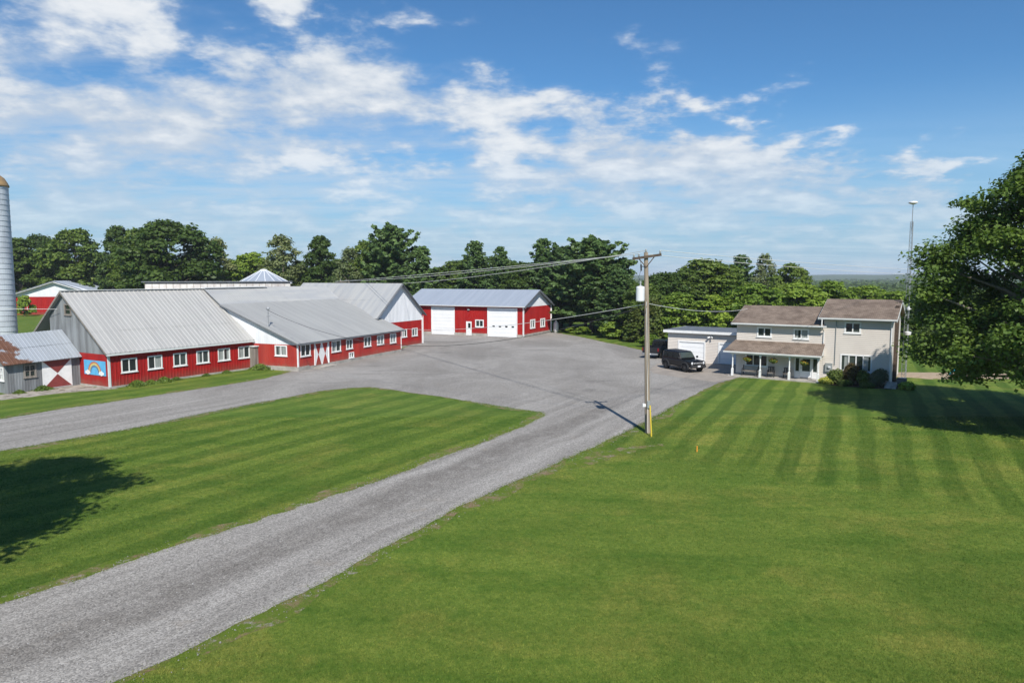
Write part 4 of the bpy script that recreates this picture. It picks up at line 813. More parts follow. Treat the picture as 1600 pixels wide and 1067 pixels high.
def leaves(name, C, N, S, mat, seed, parent=None, asp=1.5, rndv=None):
    """one mesh of diamond leaves: centres C, normals N, sizes S"""
    r = np.random.RandomState(seed); C = np.asarray(C, float); n = len(C); N = N / (np.linalg.norm(N, axis=1, keepdims=True) + 1e-9)
    T = r.randn(n, 3); T -= (T * N).sum(1, keepdims=True) * N; T /= np.linalg.norm(T, axis=1, keepdims=True) + 1e-9; Bv = np.cross(N, T)
    S = np.asarray(S).reshape(-1, 1); V = np.stack([C + T * S * asp / 2, C + Bv * S * .5 + N * S * .12, C - T * S * asp / 2, C - Bv * S * .5 + N * S * .12], 1).reshape(-1, 3)
    m = bpy.data.meshes.new(name); m.vertices.add(4 * n); m.vertices.foreach_set('co', V.ravel().astype(np.float32)); m.loops.add(4 * n); m.loops.foreach_set('vertex_index', np.arange(4 * n, dtype=np.int32))
    m.polygons.add(n); m.polygons.foreach_set('loop_start', np.arange(0, 4 * n, 4, dtype=np.int32)); m.update(calc_edges=True)
    at = m.attributes.new('rnd', 'FLOAT', 'FACE'); at.data.foreach_set('value', (r.rand(n) if rndv is None else rndv).astype(np.float32)); m.materials.append(mat); return m
def ball_leaves(c, rad, n, r, up=.3):
    d = r.randn(n, 3); d /= np.linalg.norm(d, axis=1, keepdims=True); rr = r.uniform(.62, 1.08, (n, 1)) * (1 + .14 * np.sin(d[:, :1] * 9) * np.sin(d[:, 1:2] * 8 + d[:, 2:] * 7))
    return np.array(c) + d * rr * np.array(rad), d + r.randn(n, 3) * .55 + np.array([0, 0, up])
def shrub(name, a, b, rad, mat, n, size, label, seed, z=None, lobes=5, cat='shrub', group='foundation plants by the house', pos=None):
    q = pos or hp(a, b); T = thing(name, (q[0], q[1], 0), 0, label, cat, group); r = np.random.RandomState(seed); Cs, Ns = [], []
    for k in range(lobes):
        off = r.uniform(-.38, .38, 3) * np.array(rad) * (1 if lobes > 1 else 0); c = np.array([0, 0, rad[2] * .95 if z is None else z]) + off
        p, nn = ball_leaves(c, np.array(rad) * (.78 if lobes > 1 else 1), n // lobes, r); Cs.append(p); Ns.append(nn)
    C = np.concatenate(Cs); N = np.concatenate(Ns); ok = C[:, 2] > 0.02
    link('foliage', leaves('foliage', C[ok], N[ok], r.uniform(.6, 1.2, ok.sum()) * size, mat, seed), T)
    s = MB()
    for k in range(4): an_ = k * 1.6 + seed; s.tube([(0, 0, 0), (math.cos(an_) * rad[0] * .3, math.sin(an_) * rad[1] * .3, rad[2] * 1.1)], [.035, .012], 5)
    s.build('stem', M['bark'], T); return T
sheet('flower_bed', ragged([tuple(hp(a, b)[:2]) for a, b in ((7.5, -.05), (7.4, -1.5), (9.0, -1.95), (11.0, -2.0), (12.9, -1.6), (13.1, -.1), (12.6, -.05))], .2, seed=12), .014, M['soil'], 'dark soil bed along the front of the house')
shrub('boxwood', 8.7, -.9, (.68, .62, .62), M['leaf_box'], 2600, .13, 'rounded dark shrub left of the tall one under the window', 21, lobes=1)
shrub('flowering_shrub', 9.75, -.85, (.62, .6, .88), M['leaf_purple'], 3200, .12, 'tallest reddish shrub in front of the four-pane window', 22)
shrub('boxwood', 10.75, -1.0, (.7, .65, .66), M['leaf_box'], 2600, .13, 'rounded dark shrub right of the tall one under the window', 23, lobes=2)
shrub('juniper', 11.85, -.8, (.7, .5, .72), M['leaf_blue'], 3000, .11, 'feathery blue-green shrub near the right front house corner', 24)
shrub('hosta_clump', 7.9, -1.25, (.62, .5, .3), M['leaf_hosta'], 900, .2, 'yellow-green hosta clump at the right end of the porch', 25, z=.28)
shrub('low_shrub', 9.5, -1.65, (.62, .4, .28), M['leaf_box'], 1200, .1, 'low dark shrub in the front edge of the flower bed', 26, z=.22)
shrub('low_shrub', 11.2, -1.75, (.7, .35, .28), M['leaf_dark'], 1200, .1, 'low spreading shrub at the right front of the flower bed', 27, z=.22)
shrub('hosta_clump', 13.9, -.9, (.6, .5, .4), M['leaf_light'], 900, .17, 'bright green clump right of the air conditioner', 28, z=.3)
def steps():
    T = thing('stone_steps', hp(12.75, -.75), HA, 'pale stone steps at the right front corner of the house', 'steps')
    for k in range(3): MB().box((-.45 + k * .06, -.6 + k * .32, 0), (.42, -.30 + k * .32, .16 + k * .15)).build('stone_block', M['stone'], T, bevel=.02)
steps()
def air_con():
    T = thing('air_conditioner', hp(13.45, -.2), HA, 'dark square air conditioner unit beside the house', 'air conditioner')
    MB().box((-.36, -.36, .08), (.36, .36, .78)).build('cabinet', M['black'], T, bevel=.02); MB().box((-.42, -.42, 0), (.42, .42, .08)).build('base', M['concrete'], T); MB().lathe([(.3, .78), (.3, .82), (.05, .84)], 20).build('fan_grille', M['steel'], T)
    for k in range(6): MB().box((-.34, -.375, .16 + k * .1), (.34, -.362, .2 + k * .1)).build('louvre', M['box_grey'], T)
air_con()
for i, (a, lab) in enumerate(((1.3, 'leftmost hanging basket, before the porch window'), (3.57, 'middle hanging flower basket above the porch chair'), (6.1, 'orange-flowered hanging basket in front of the white door'))):
    T = thing('hanging_basket', hp(a, -1.1, 1.62), HA, lab, 'flower basket', 'hanging baskets along the porch eave'); r = np.random.RandomState(40 + i)
    MB().lathe([(.1, -.22), (.19, -.12), (.22, .0)], 14).build('pot', M['brown_wood'], T); C, N = ball_leaves((0, 0, .02), (.34, .30, .2), 420, r, .5)
    link('foliage', leaves('foliage', C, N, r.uniform(.06, .12, 420), M['leaf_mid'], 50 + i), T); C, N = ball_leaves((0, 0, .04), (.35, .31, .2), 120, r, .5); link('flower', leaves('flower', C, N, r.uniform(.06, .09, 120), M['petal'], 60 + i), T)
    m = MB()
    for k in range(3): t_ = k * 2.1; m.tube([(.2 * math.cos(t_), .2 * math.sin(t_), 0), (0, 0, .55)], .008, 4)
    m.build('hanger', M['black'], T)
def toy():
    T = thing('teal_play_frame', (41.0, 63.0, 0), 0, 'small teal plastic three-legged play frame on the sand strip', 'play frame'); top = (0, 0, .75)
    for k in range(3): t_ = k * 2.094 + .5; MB().tube([(.75 * math.cos(t_), .75 * math.sin(t_), .02), (.2 * math.cos(t_), .2 * math.sin(t_), .55), top], [.06, .07, .07], 8).build('leg', M['teal'], T)
    MB().lathe([(.12, .68), (.16, .78), (.1, .95), (.02, .98)], 12).build('knob', M['teal'], T)
toy()
def tower():
    q = hp(13.4, 2.8); T = thing('antenna_tower', (q.x, q.y, 0), .3, 'slender steel lattice antenna tower at the right end of the house', 'tower'); H_ = 13.6; c = [(.22 * math.cos(k * 2.094), .22 * math.sin(k * 2.094)) for k in range(3)]
    for k in range(3): MB().tube([(c[k][0], c[k][1], 0), (c[k][0] * .55, c[k][1] * .55, H_)], .022, 6).build('leg', M['steel'], T)
    n = 34; br = MB()
    for i in range(n):
        z0, z1 = i * H_ / n, (i + 1) * H_ / n; f0, f1 = 1 - .45 * z0 / H_, 1 - .45 * z1 / H_
        for k in range(3):
            a, b = c[k], c[(k + 1) % 3]; br.tube([(a[0] * f0, a[1] * f0, z0), (b[0] * f1, b[1] * f1, z1)], .010, 4); br.tube([(a[0] * f1, a[1] * f1, z1), (b[0] * f1, b[1] * f1, z1)], .010, 4)
    br.build('lattice', M['steel'], T); MB().tube([(0, 0, H_ - .8), (0, 0, 15.1)], .03, 6).build('mast', M['steel'], T); MB().lathe([(.05, 15.0), (.34, 15.12), (.36, 15.2), (.30, 15.26), (.03, 15.3)], 20).build('dish', M['white'], T)
    MB().lathe([(.05, 0), (.22, .05), (.26, .3), (.05, .35)], 14, (-.15, -.3, 4.1)).build('receiver', M['white'], T); MB().lathe([(.04, 0), (.16, .05), (.18, .25), (.05, .3)], 14, (-.12, -.25, 6.2)).build('receiver', M['white'], T)
tower()

# ---------------------------------------------------------------- vehicles (local frame: x forward, y left)
def section_body(secs, mat, name, parent, bevel=.03):
    """loft of cross sections: each (x, [(y, z), ...]) mirrored"""
    m = MB(); n = len(secs[0][1]); rows = []
    for x, pr in secs:
        row = [(x, y, z) for y, z in pr] + [(x, -y, z) for y, z in pr[::-1]]; rows.append(len(m.v)); m.v += row
    k = 2 * n
    for a, b in zip(rows[:-1], rows[1:]):
        for j in range(k): m.f.append((a + j, a + (j + 1) % k, b + (j + 1) % k, b + j))
    m.f.append(tuple(range(rows[0], rows[0] + k))); m.f.append(tuple(range(rows[-1], rows[-1] + k))[::-1])
    o = m.build(name, mat, parent, bevel=bevel); return o
def wheel(parent, x, y, r, w, tyre_mesh, rim_mesh):
    o = link('wheel', rim_mesh, parent, (x, y, r)); link('tyre', tyre_mesh, o); return o
def wheel_meshes(r, w):
    t_ = MB().lathe([(r * .6, -w / 2), (r * .92, -w / 2), (r, -w * .32), (r, w * .32), (r * .92, w / 2), (r * .6, w / 2)], 28, axis='y').mesh('tyre', M['rubber'])
    rm = MB(); rm.lathe([(r * .60, -w * .42), (r * .60, w * .42)], 24, axis='y')
    for s in (-1, 1):
        for k in range(6):
            a = k * math.pi / 3; rm.beam((r * .12 * math.cos(a), s * w * .45, r * .12 * math.sin(a)), (r * .57 * math.cos(a), s * w * .45, r * .57 * math.sin(a)), .05, .03, up=(0, 1, 0))
        rm.lathe([(.09, s * w * .42), (.09, s * w * .50)], 12, axis='y')
    return t_, rm.mesh('rim', M['rim'])
def suv():
    d = Vector((1.15, -2.5)); T = thing('suv', (16.62, 66.75, .017), math.atan2(d.y, d.x), 'boxy black off-road SUV facing the camera on the parking pad', 'car')
    hw = .95; lo = lambda z0, z1, w: [(w - .04, z0), (w, z0 + .12), (w, z1 - .05), (w - .05, z1)]
    section_body([(-2.2, lo(.52, 1.05, .86)), (-2.12, lo(.48, 1.10, .92)), (.75, lo(.45, 1.12, .93)), (1.0, lo(.46, 1.14, .93)), (2.05, lo(.5, 1.09, .91)), (2.2, lo(.55, 1.02, .86))], M['paint_black'], 'body', T, .05)
    cab = lambda z1, w0, w1: [(w0, 1.08), (w0 - .01, 1.2), (w1, z1 - .06), (w1 - .1, z1)]
    section_body([(-2.14, cab(1.72, .87, .74)), (-1.95, cab(1.84, .88, .77)), (.20, cab(1.86, .88, .79)), (.36, cab(1.80, .88, .79)), (.74, cab(1.22, .88, .86))], M['paint_black'], 'cabin', T, .03)
    ws = MB(); ws.quad((.70, .76, 1.27), (.70, -.76, 1.27), (.405, -.70, 1.75), (.405, .70, 1.75)); o = ws.build('windscreen', M['glass'], T); o.location = (.03, 0, .02)
    for s in (1, -1):
        for x0, x1 in ((-.42, .30), (-1.18, -.48), (-1.9, -1.25)):
            q = [(x0, .885, 1.22), (x1 + (.28 if x1 > .2 else 0), .885, 1.22), (x1 - .02, .80, 1.70), (x0, .80, 1.70)]; MB().quad(*[(a, s * (b + .005), c) for a, b, c in q]).build('side_window', M['car_glass'], T)
        MB().box((.72, s * .98, 1.22), (.86, s * 1.16, 1.42)).build('mirror', M['plastic'], T, bevel=.03)
        MB().box((-1.05, s * .90, .36), (.95, s * 1.02, .46)).build('side_step', M['plastic'], T, bevel=.02)
        MB().lathe([(.0, 0), (.13, 0), (.13, .04), (.02, .06)], 18, (0, 0, 0), 'y').build('headlight', M['lamp_glass'], T).matrix_local = Matrix.Translation((2.17, s * .66, .90)) @ Matrix.Rotation(-math.pi / 2, 4, 'Z')
        for wx in (1.45, -1.45):
            a = MB(); N = 14
            for j in range(N):
                t0, t1 = math.pi * (j / N) * 1.1 - .15, math.pi * ((j + 1) / N) * 1.1 - .15; q = lambda r, t_, y: (wx + r * math.cos(t_), s * y, .42 + r * math.sin(t_))
                a.quad(q(.46, t0, .88), q(.46, t1, .88), q(.46, t1, 1.0), q(.46, t0, 1.0)); a.quad(q(.46, t0, 1.0), q(.46, t1, 1.0), q(.56, t1, .97), q(.56, t0, .97)); a.quad(q(.56, t0, .97), q(.56, t1, .97), q(.56, t1, .88), q(.56, t0, .88))
            a.build('fender_flare', M['plastic'], T)
    MB().box((2.14, -.62, .80), (2.215, .62, 1.0)).build('grille', M['plastic'], T); 
    for k, ch in enumerate('BRONCO'):
        cu = bpy.data.curves.new('letter', 'FONT'); cu.body = ch; cu.size = .16; cu.extrude = .006; cu.align_x = 'CENTER'; tmp = bpy.data.objects.new('letter', cu); COL.objects.link(tmp)
        me = bpy.data.meshes.new_from_object(tmp.evaluated_get(bpy.context.evaluated_depsgraph_get())); bpy.data.objects.remove(tmp); me.materials.append(M['plate'])
        link('grille_letter', me, T, (2.224, -.42 + k * .168, .845), (math.pi / 2, 0, math.pi / 2))
    MB().box((2.1, -.86, .46), (2.38, .86, .70)).build('bumper', M['plastic'], T, bevel=.04); MB().box((2.385, -.16, .55), (2.40, .16, .70)).build('licence_plate', M['plate'], T)
    MB().box((1.05, -.45, 1.10), (1.95, .45, 1.145)).build('bonnet_bulge', M['paint_black'], T, bevel=.03); MB().box((-1.9, -.6, 1.845), (-.1, .6, 1.885)).build('roof_panel', M['plastic'], T, bevel=.02)
    tm, rm = wheel_meshes(.41, .28)
    for x in (1.45, -1.45):
        for y in (.82, -.82): wheel(T, x, y, .41, .28, tm, rm)
    sp = link('spare_wheel', rm, T, (-2.33, 0, 1.0), (0, 0, math.pi / 2)); link('tyre', tm, sp)
suv()
def pickup():
    T = thing('pickup_truck', (17.05, 78.5, .012), math.atan2(.80, .60), 'dark grey pickup truck seen from behind beside the garage', 'pickup')
    lo = lambda z0, z1, w: [(w - .05, z0), (w, z0 + .15), (w, z1 - .08), (w - .05, z1)]
    section_body([(-.55, lo(.5, 1.22, .97)), (.9, lo(.48, 1.18, .98)), (1.5, lo(.5, 1.2, .98)), (2.75, lo(.55, 1.15, .96)), (2.95, lo(.6, 1.02, .88))], M['paint_grey'], 'body', T, .05)
    cab = lambda z1, w0, w1: [(w0, 1.15), (w0 - .02, 1.25), (w1, z1 - .06), (w1 - .12, z1)]
    section_body([(-.58, cab(1.78, .93, .78)), (-.45, cab(1.90, .93, .8)), (.75, cab(1.92, .93, .8)), (.95, cab(1.85, .93, .79)), (1.6, cab(1.25, .93, .9))], M['paint_grey'], 'cabin', T, .03)
    m = MB(); m.box((-2.85, -.98, .55), (-.56, -.86, 1.25)); m.box((-2.85, .86, .55), (-.56, .98, 1.25)); m.box((-2.83, -.86, .55), (-.6, .86, .68)); m.build('bed', M['paint_grey'], T, bevel=.03)
    MB().box((-2.90, -.85, .60), (-2.82, .85, 1.25)).build('tailgate', M['paint_grey'], T, bevel=.03); MB().box((-2.92, -.3, .98), (-2.90, .3, 1.1)).build('tailgate_handle', M['plastic'], T)
    MB().box((-3.05, -.92, .42), (-2.82, .92, .60)).build('bumper', M['steel'], T, bevel=.03); MB().box((-3.06, -.16, .45), (-3.05, .16, .58)).build('licence_plate', M['plate'], T)
    MB().quad((-.585, .66, 1.33), (-.585, -.66, 1.33), (-.575, -.62, 1.74), (-.575, .62, 1.74)).build('rear_window', M['car_glass'], T).location = (-.03, 0, 0)
    for s in (1, -1):
        MB().box((-2.91, s * .86, .82), (-2.75, s * .99, 1.18)).build('tail_light', M['tail_red'], T, bevel=.02)
        for x0, x1 in ((-.4, .25), (.33, 1.0)):
            q = [(x0, .935, 1.27), (x1 + (.3 if x1 > .9 else 0), .935, 1.27), (x1 - .05, .83, 1.75), (x0, .83, 1.75)]; MB().quad(*[(a, s * (b + .004), c) for a, b, c in q]).build('side_window', M['car_glass'], T)
        MB().box((1.2, s * 1.0, 1.25), (1.35, s * 1.2, 1.5)).build('mirror', M['plastic'], T, bevel=.03)
    tm, rm = wheel_meshes(.42, .28)
    for x in (-1.85, 1.85):
        for y in (.84, -.84): wheel(T, x, y, .42, .28, tm, rm)
pickup()

# ---------------------------------------------------------------- utility pole, wires, stakes
PB = Vector((7.89, 39.51, 0))
def utility_pole(loc, rz, label, full=True):
    T = thing('utility_pole', loc, rz, label, 'utility pole', 'wooden utility poles')
    MB().tube([(0, 0, -.3), (-.08, 0, 3), (-.18, 0, 7), (-.29, 0, 10.4)], [.165, .155, .135, .115], 14).build('shaft', M['pole_wood'], T)
    MB().beam((-1.08, -.17, 10.02), (.55, -.17, 10.26), .1, .14).build('crossarm', M['brown_wood'], T)
    for x in (-.75, .22): MB().beam((x, -.14, 10.08 + (x + .75) * .15), (-.29, -.13, 9.55), .03, .05).build('brace', M['brown_wood'], T)
    ins = MB().lathe([(.03, 0), (.06, .03), (.06, .07), (.035, .09), (.06, .12), (.03, .19)], 10).mesh('insulator', M['box_grey'])
    for x, z in ((-1.0, 10.10), (-.72, 10.14), (.48, 10.32)): link('insulator', ins, T, (x, -.17, z))
    link('insulator', ins, T, (-.29, 0, 10.4))
    if full:
        t_ = MB().lathe([(.05, -.02), (.22, 0), (.245, .04), (.245, .78), (.22, .84), (.06, .88)], 20, (-.58, -.05, 7.62)); tr = t_.build('transformer', M['white_steel'], T)
        MB().lathe([(.04, 0), (.06, .06), (.04, .12), (.06, .18), (.03, .3)], 10, (-.58, -.05, 8.48)).build('bushing', M['box_grey'], tr); MB().beam((-.4, -.03, 8.3), (-.2, 0, 8.3), .1, .06).build('bracket', M['steel'], tr); MB().beam((-.4, -.03, 7.8), (-.2, 0, 7.8), .1, .06).build('bracket', M['steel'], tr)
        c = MB(); c.tube([(-.55, -.05, 9.35), (-.57, -.05, 9.72)], .045, 8); c.beam((-.56, -.05, 9.6), (-.25, 0, 9.6), .05, .05); c.build('fuse_cutout', M['black'], T)
        MB().tube([(-.58, -.05, 8.75), (-.7, -.1, 9.0), (-.57, -.06, 9.38)], .012, 5).build('jumper_wire', M['wire_dark'], T); MB().tube([(-.57, -.05, 9.72), (-.62, -.1, 9.95), (-.72, -.17, 10.2)], .012, 5).build('jumper_wire', M['wire_dark'], T)
        MB().tube([(-.4, -.1, 7.62), (-.5, -.16, 7.1), (-.3, -.16, 6.9), (-.2, -.15, 7.5)], .015, 5).build('drip_loop', M['wire_dark'], T)
        MB().tube([(-.03, -.17, .05), (-.16, -.155, 5), (-.24, -.14, 7.6)], .014, 6).build('ground_wire', M['wire'], T)
        MB().box((-.34, -.12, 1.55), (-.16, .06, 1.72)).build('junction_box', M['white'], T); MB().box((-.12, -.24, 1.5), (.06, -.14, 1.9)).build('meter_plate', M['box_grey'], T)
        MB().tube([(-.18, -.05, 7.4), (.02, -.97, 0)], .008, 5).build('guy_wire', M['steel'], T)
        MB().tube([(-.05, -.75, 1.75), (.02, -.975, -.02)], .04, 8).build('guy_guard', M['yellow'], T)
    return T
utility_pole(PB, 0, 'wooden utility pole with transformer and yellow guy guard by the drive')
utility_pole((-25.5, 104.5, -1.9), .3, 'utility pole standing hidden behind the white-gabled barn wing', False)
utility_pole((96, 112, -.2), -.5, 'distant utility pole beyond the large maple, outside the view', False)
def wire(p, q, sag, r, mat, label, name='power_line', group=None, n=28):
    p, q = Vector(p), Vector(q); pts = []
    for i in range(n + 1):
        t_ = i / n; v = p.lerp(q, t_); v.z -= 4 * sag * t_ * (1 - t_); pts.append(v)
    o = MB().tube(pts, r, 5).build(name, mat); return tag(o, label, 'wire', group)
G1 = 'bare lines from the pole to the barns'
wire(PB + Vector((-1.0, -.17, 10.28)), (-26.4, 104.2, 8.35), .1, .018, M['wire'], 'upper bare line running left from the crossarm tip over the barns', group=G1)
wire(PB + Vector((-.72, -.17, 10.32)), (-26.0, 104.3, 8.35), .3, .018, M['wire'], 'middle bare line running left from the crossarm over the barns', group=G1)
wire(PB + Vector((-.29, 0, 10.5)), (-14.9, 90.5, 8.15), .3, .018, M['wire'], 'lowest of three bare lines, ending at the white gable', group=G1)
wire(PB + Vector((.48, -.17, 10.5)), (96.4, 112, 10.6), 1.0, .016, M['wire'], 'upper thin line running right past the antenna tower', group='thin lines to the right')
wire(PB + Vector((-.29, 0, 10.3)), (95.5, 112, 10.3), 1.2, .016, M['wire'], 'lower thin line running right past the antenna tower', group='thin lines to the right')
q = L2W(*BARN_B, 19.5, -.25); wire(PB + Vector((-.3, .1, 7.45)), (q.x, q.y, 2.75), 0.6, .018, M['wire'], 'pale service cable from the transformer across the machine shed front', 'service_cable')
q = L2W(*BARN_B, -.1, 3.55, 5.9); wire(PB + Vector((-.3, .1, 7.35)), q, 2.9, .018, M['wire_dark'], 'dark sagging cable from the pole to the barn mast', 'service_cable', n=40)
q = hp(.2, 2.6, 6.0); wire(PB + Vector((-.15, .1, 7.5)), q, .35, .017, M['wire'], 'service cable from the pole to the farmhouse roof', 'service_cable')
tag(MB().box((-.025, -.02, 0), (.025, .02, .32)).build('marker_stake', M['orange']), 'short orange marker stake standing in the right lawn', 'stake').location = (9.57, 35.08, 0)
wire((-62, 66, 6.6), L2W(*BARN_A, -.3, 6.6, 6.3), .15, .016, M['wire'], 'thin pale wire from the silo to the barn gable', 'service_cable')
# ---------------------------------------------------------------- trees
def limb_tree(lobes, H_, zb, r0, seed, mat, lean=(0, 0)):
    r = random.Random(seed); m = MB(); top = zb + (H_ - zb) * .72
    tr = lambda z: Vector((lean[0] * z / H_ + .12 * math.sin(z * .5 + seed), lean[1] * z / H_ + .12 * math.cos(z * .43 + seed), z))
    zs = [-.3, .0, H_ * .08, zb, (zb + top) / 2, top]; m.tube([tr(z) for z in zs], [r0 * 1.35, r0 * 1.15, r0, r0 * .85, r0 * .55, r0 * .18], 9)
    for c in lobes:
        c = Vector(c[:3]); z0 = min(max(zb * .8, c.z - (Vector((c.x, c.y)).length) * r.uniform(.5, .9)), top * .98); a = tr(z0); mid = a.lerp(c, .5) + Vector((r.uniform(-.3, .3), r.uniform(-.3, .3), r.uniform(-.1, .5)))
        k = r0 * (.45 - .25 * (z0 - zb) / max(top - zb, .1)); m.tube([a, mid, c], [max(k, .03), max(k * .65, .02), .015], 6, cap=False)
    return m.mesh('trunk', mat)
def broad_proto(seed, H_, R, zb, nl, nleaf, size, leafmat, bark='bark', shape=1.0, airy=.72, r0=None):
    r = np.random.RandomState(seed); lobes = []; cz, hz = (zb + H_) / 2, (H_ - zb) / 2
    for k in range(nl):
        t_ = (k + .5) / nl; zz = zb + (H_ - zb) * (.06 + .9 * t_); u = (zz - cz) / hz
        env = R * math.sqrt(max(.04, 1 - abs(u + .12) ** 2.2)) * (1.0 if u < .2 else shape)
        ph = k * 2.39996 + r.uniform(-.4, .4); rad = env * math.sqrt(r.uniform(.18, 1.0)) * .80; lr = R * r.uniform(.24, .40) * (1.0 - .25 * max(u, 0))
        lobes.append((rad * math.cos(ph), rad * math.sin(ph), zz, lr, lr * r.uniform(.62, .85)))
    lobes.append((r.uniform(-.4, .4), r.uniform(-.4, .4), H_ - R * .3, R * .32, R * .3))
    w = np.array([l[3] ** 2 for l in lobes]); cnt = (nleaf * w / w.sum()).astype(int); Cs, Ns, Rs = [], [], []
    for l, n in zip(lobes, cnt):
        d = r.randn(n, 3); d /= np.linalg.norm(d, axis=1, keepdims=True); d[:, 2] = np.where(d[:, 2] < -.35, -d[:, 2], d[:, 2])
        lump = 1 + .22 * np.sin(d[:, 0] * 7 + l[0] * 3) * np.sin(d[:, 1] * 6 + l[1] * 3) + .15 * np.sin(d[:, 2] * 9 + l[2])
        rr = (airy + (1.12 - airy) * r.rand(n)) * lump
        C = np.array(l[:3]) + d * rr[:, None] * np.array([l[3], l[3], l[4]]); C[:, 2] -= .10 * r.rand(n)
        Cs.append(C); Ns.append(d * .75 + r.randn(n, 3) * .6 + np.array([0, 0, .45])); Rs.append(r.rand(n))
    C = np.concatenate(Cs); N = np.concatenate(Ns); ok = C[:, 2] > .25
    lm = leaves('crown', C[ok], N[ok], r.uniform(.6, 1.3, ok.sum()) * size, leafmat, seed, rndv=np.concatenate(Rs)[ok])
    return lm, limb_tree(lobes, H_, zb, r0 or .035 * H_ * .6, seed, M[bark])
def pine_proto(seed, H_, R, zb, leafmat, size=.26, step=.62, dens=1.0, power=.75, tuft=.34, up=.0):
    r = np.random.RandomState(seed); Cs, Ns = [], []; m = MB(); m.tube([(0, 0, -.3), (0, 0, zb), (.1, 0, H_ * .6), (0, .05, H_)], [.26, .22, .13, .02], 8); z = zb
    while z < H_ - .2:
        t_ = (z - zb) / (H_ - zb); nb = r.randint(4, 8); a0 = r.rand() * 6.28
        for k in range(nb):
            Lb = R * (1 - t_) ** power * r.uniform(.5, 1.2) * (.7 + .3 * min(1, t_ * 5)) + .2; ph = a0 + k * 6.28 / nb + r.uniform(-.3, .3); dirv = np.array([math.cos(ph), math.sin(ph), 0]); rise = r.uniform(-.05, .35) + .45 * t_ + up; side = np.array([-math.sin(ph), math.cos(ph), 0])
            m.tube([(0, 0, z), tuple(dirv * Lb * .5 + np.array([0, 0, z + Lb * .4 * rise])), tuple(dirv * Lb * .95 + np.array([0, 0, z + Lb * rise]))], [.045, .03, .01], 4, cap=False)
            n = max(3, int(Lb * 6.5 * dens)); s_ = r.uniform(.3, 1.05, n); wd = .42 * Lb * (1.1 - s_) + .08
            Q = dirv * (s_ * Lb)[:, None] + side * (r.uniform(-1, 1, n) * wd)[:, None]; Q[:, 2] += z + s_ * s_ * Lb * rise + r.uniform(-.1, .25, n)
            kk = 10; d = r.randn(n, kk, 3); d /= np.linalg.norm(d, axis=2, keepdims=True); d[:, :, 2] = np.abs(d[:, :, 2]) * .6 - .12
            Cs.append((Q[:, None] + d * tuft * r.uniform(.4, 1.1, (n, kk, 1))).reshape(-1, 3)); Ns.append((d + r.randn(n, kk, 3) * .5 + np.array([0, 0, .35])).reshape(-1, 3))
        z += step * r.uniform(.7, 1.3) * (1 - .3 * t_)
    C = np.concatenate(Cs); N = np.concatenate(Ns); lm = leaves('crown', C, N, r.uniform(.6, 1.3, len(C)) * size, leafmat, seed, asp=1.8); return lm, m.mesh('trunk', M['bark'])
PROTO = {
 'broad1': (broad_proto(1, 14, 5.2, 1.6, 30, 13000, .34, M['leaf_mid']), 14, 5.2), 'broad2': (broad_proto(2, 14, 4.4, 1.4, 26, 12000, .34, M['leaf_dark'], shape=.9), 14, 4.4),
 'broad3': (broad_proto(3, 14, 5.8, 1.0, 34, 14000, .34, M['leaf_dark']), 14, 5.8), 'light1': (broad_proto(4, 10, 4.6, .6, 26, 11000, .32, M['leaf_light']), 10, 4.6),
 'light2': (broad_proto(5, 10, 3.8, .4, 22, 10000, .32, M['leaf_light'], shape=.9), 10, 3.8), 'airy': (broad_proto(6, 14, 4.0, 2.5, 30, 6500, .30, M['leaf_grey'], 'bark_pale', shape=.8, airy=.45), 14, 4.0),
 'pine1': (pine_proto(7, 14, 4.2, 1.2, M['needle']), 14, 4.2), 'pine2': (pine_proto(8, 14, 3.4, .8, M['needle'], power=.65), 14, 3.4), 'pine3': (pine_proto(9, 14, 5.2, 2.2, M['needle'], step=.62, power=.5, tuft=.40, size=.30), 14, 5.2),
 'cedar': (pine_proto(10, 7, 1.3, .1, M['leaf_box'], size=.2, step=.3, dens=1.3, power=.8, tuft=.22), 7, 1.3), 'bush': (broad_proto(11, 3, 1.9, .1, 14, 4500, .20, M['leaf_light'], r0=.05), 3, 1.9),
}
FPX, CYP, HZ = 1080.0, 533.5, 433.0
def at(u, D): return (u - 800) / FPX * D * .9957                    # where a tree at forward distance D stands
tr_rng = random.Random(11)
def tree(kind, x, y, H_, R, label, group, name=None, cat='tree'):
    (lm, tm), h0, r0 = PROTO[kind]; z = float(terrain(x, y))
    T = thing(name or {'p': 'pine_tree', 'c': 'cedar_tree', 'b': 'broadleaf_tree', 'l': 'broadleaf_tree', 'a': 'broadleaf_tree'}[kind[0]], (x, y, z), tr_rng.uniform(0, 6.28), label, cat, group)
    T.scale = (R / r0, R / r0, H_ / h0); link('crown', lm, T); link('trunk', tm, T); return T
ORD = 'first second third fourth fifth sixth seventh eighth ninth tenth eleventh twelfth thirteenth fourteenth fifteenth sixteenth seventeenth eighteenth'.split()
def row(specs, where, group):
    specs = sorted(specs, key=lambda s: s[1])
    for i, (kind, u, vtop, wpx, D) in enumerate(specs):
        x = at(u, D); z0 = float(terrain(x, D)); ztop = 9 + (HZ - vtop) / FPX * D; R = wpx / 2 / FPX * D
        look = {'broad1': 'mid-green broadleaf tree', 'broad2': 'dark upright broadleaf tree', 'broad3': 'broad dark broadleaf tree', 'light1': 'bright green spreading tree', 'light2': 'bright green bushy tree', 'airy': 'thin grey-green tree', 'pine1': 'dark pine', 'pine2': 'narrow dark pine', 'pine3': 'large layered pine'}[kind]
        tree(kind, x, D, ztop - z0, R, f'{look}, {ORD[i]} from left in the row {where}', group)
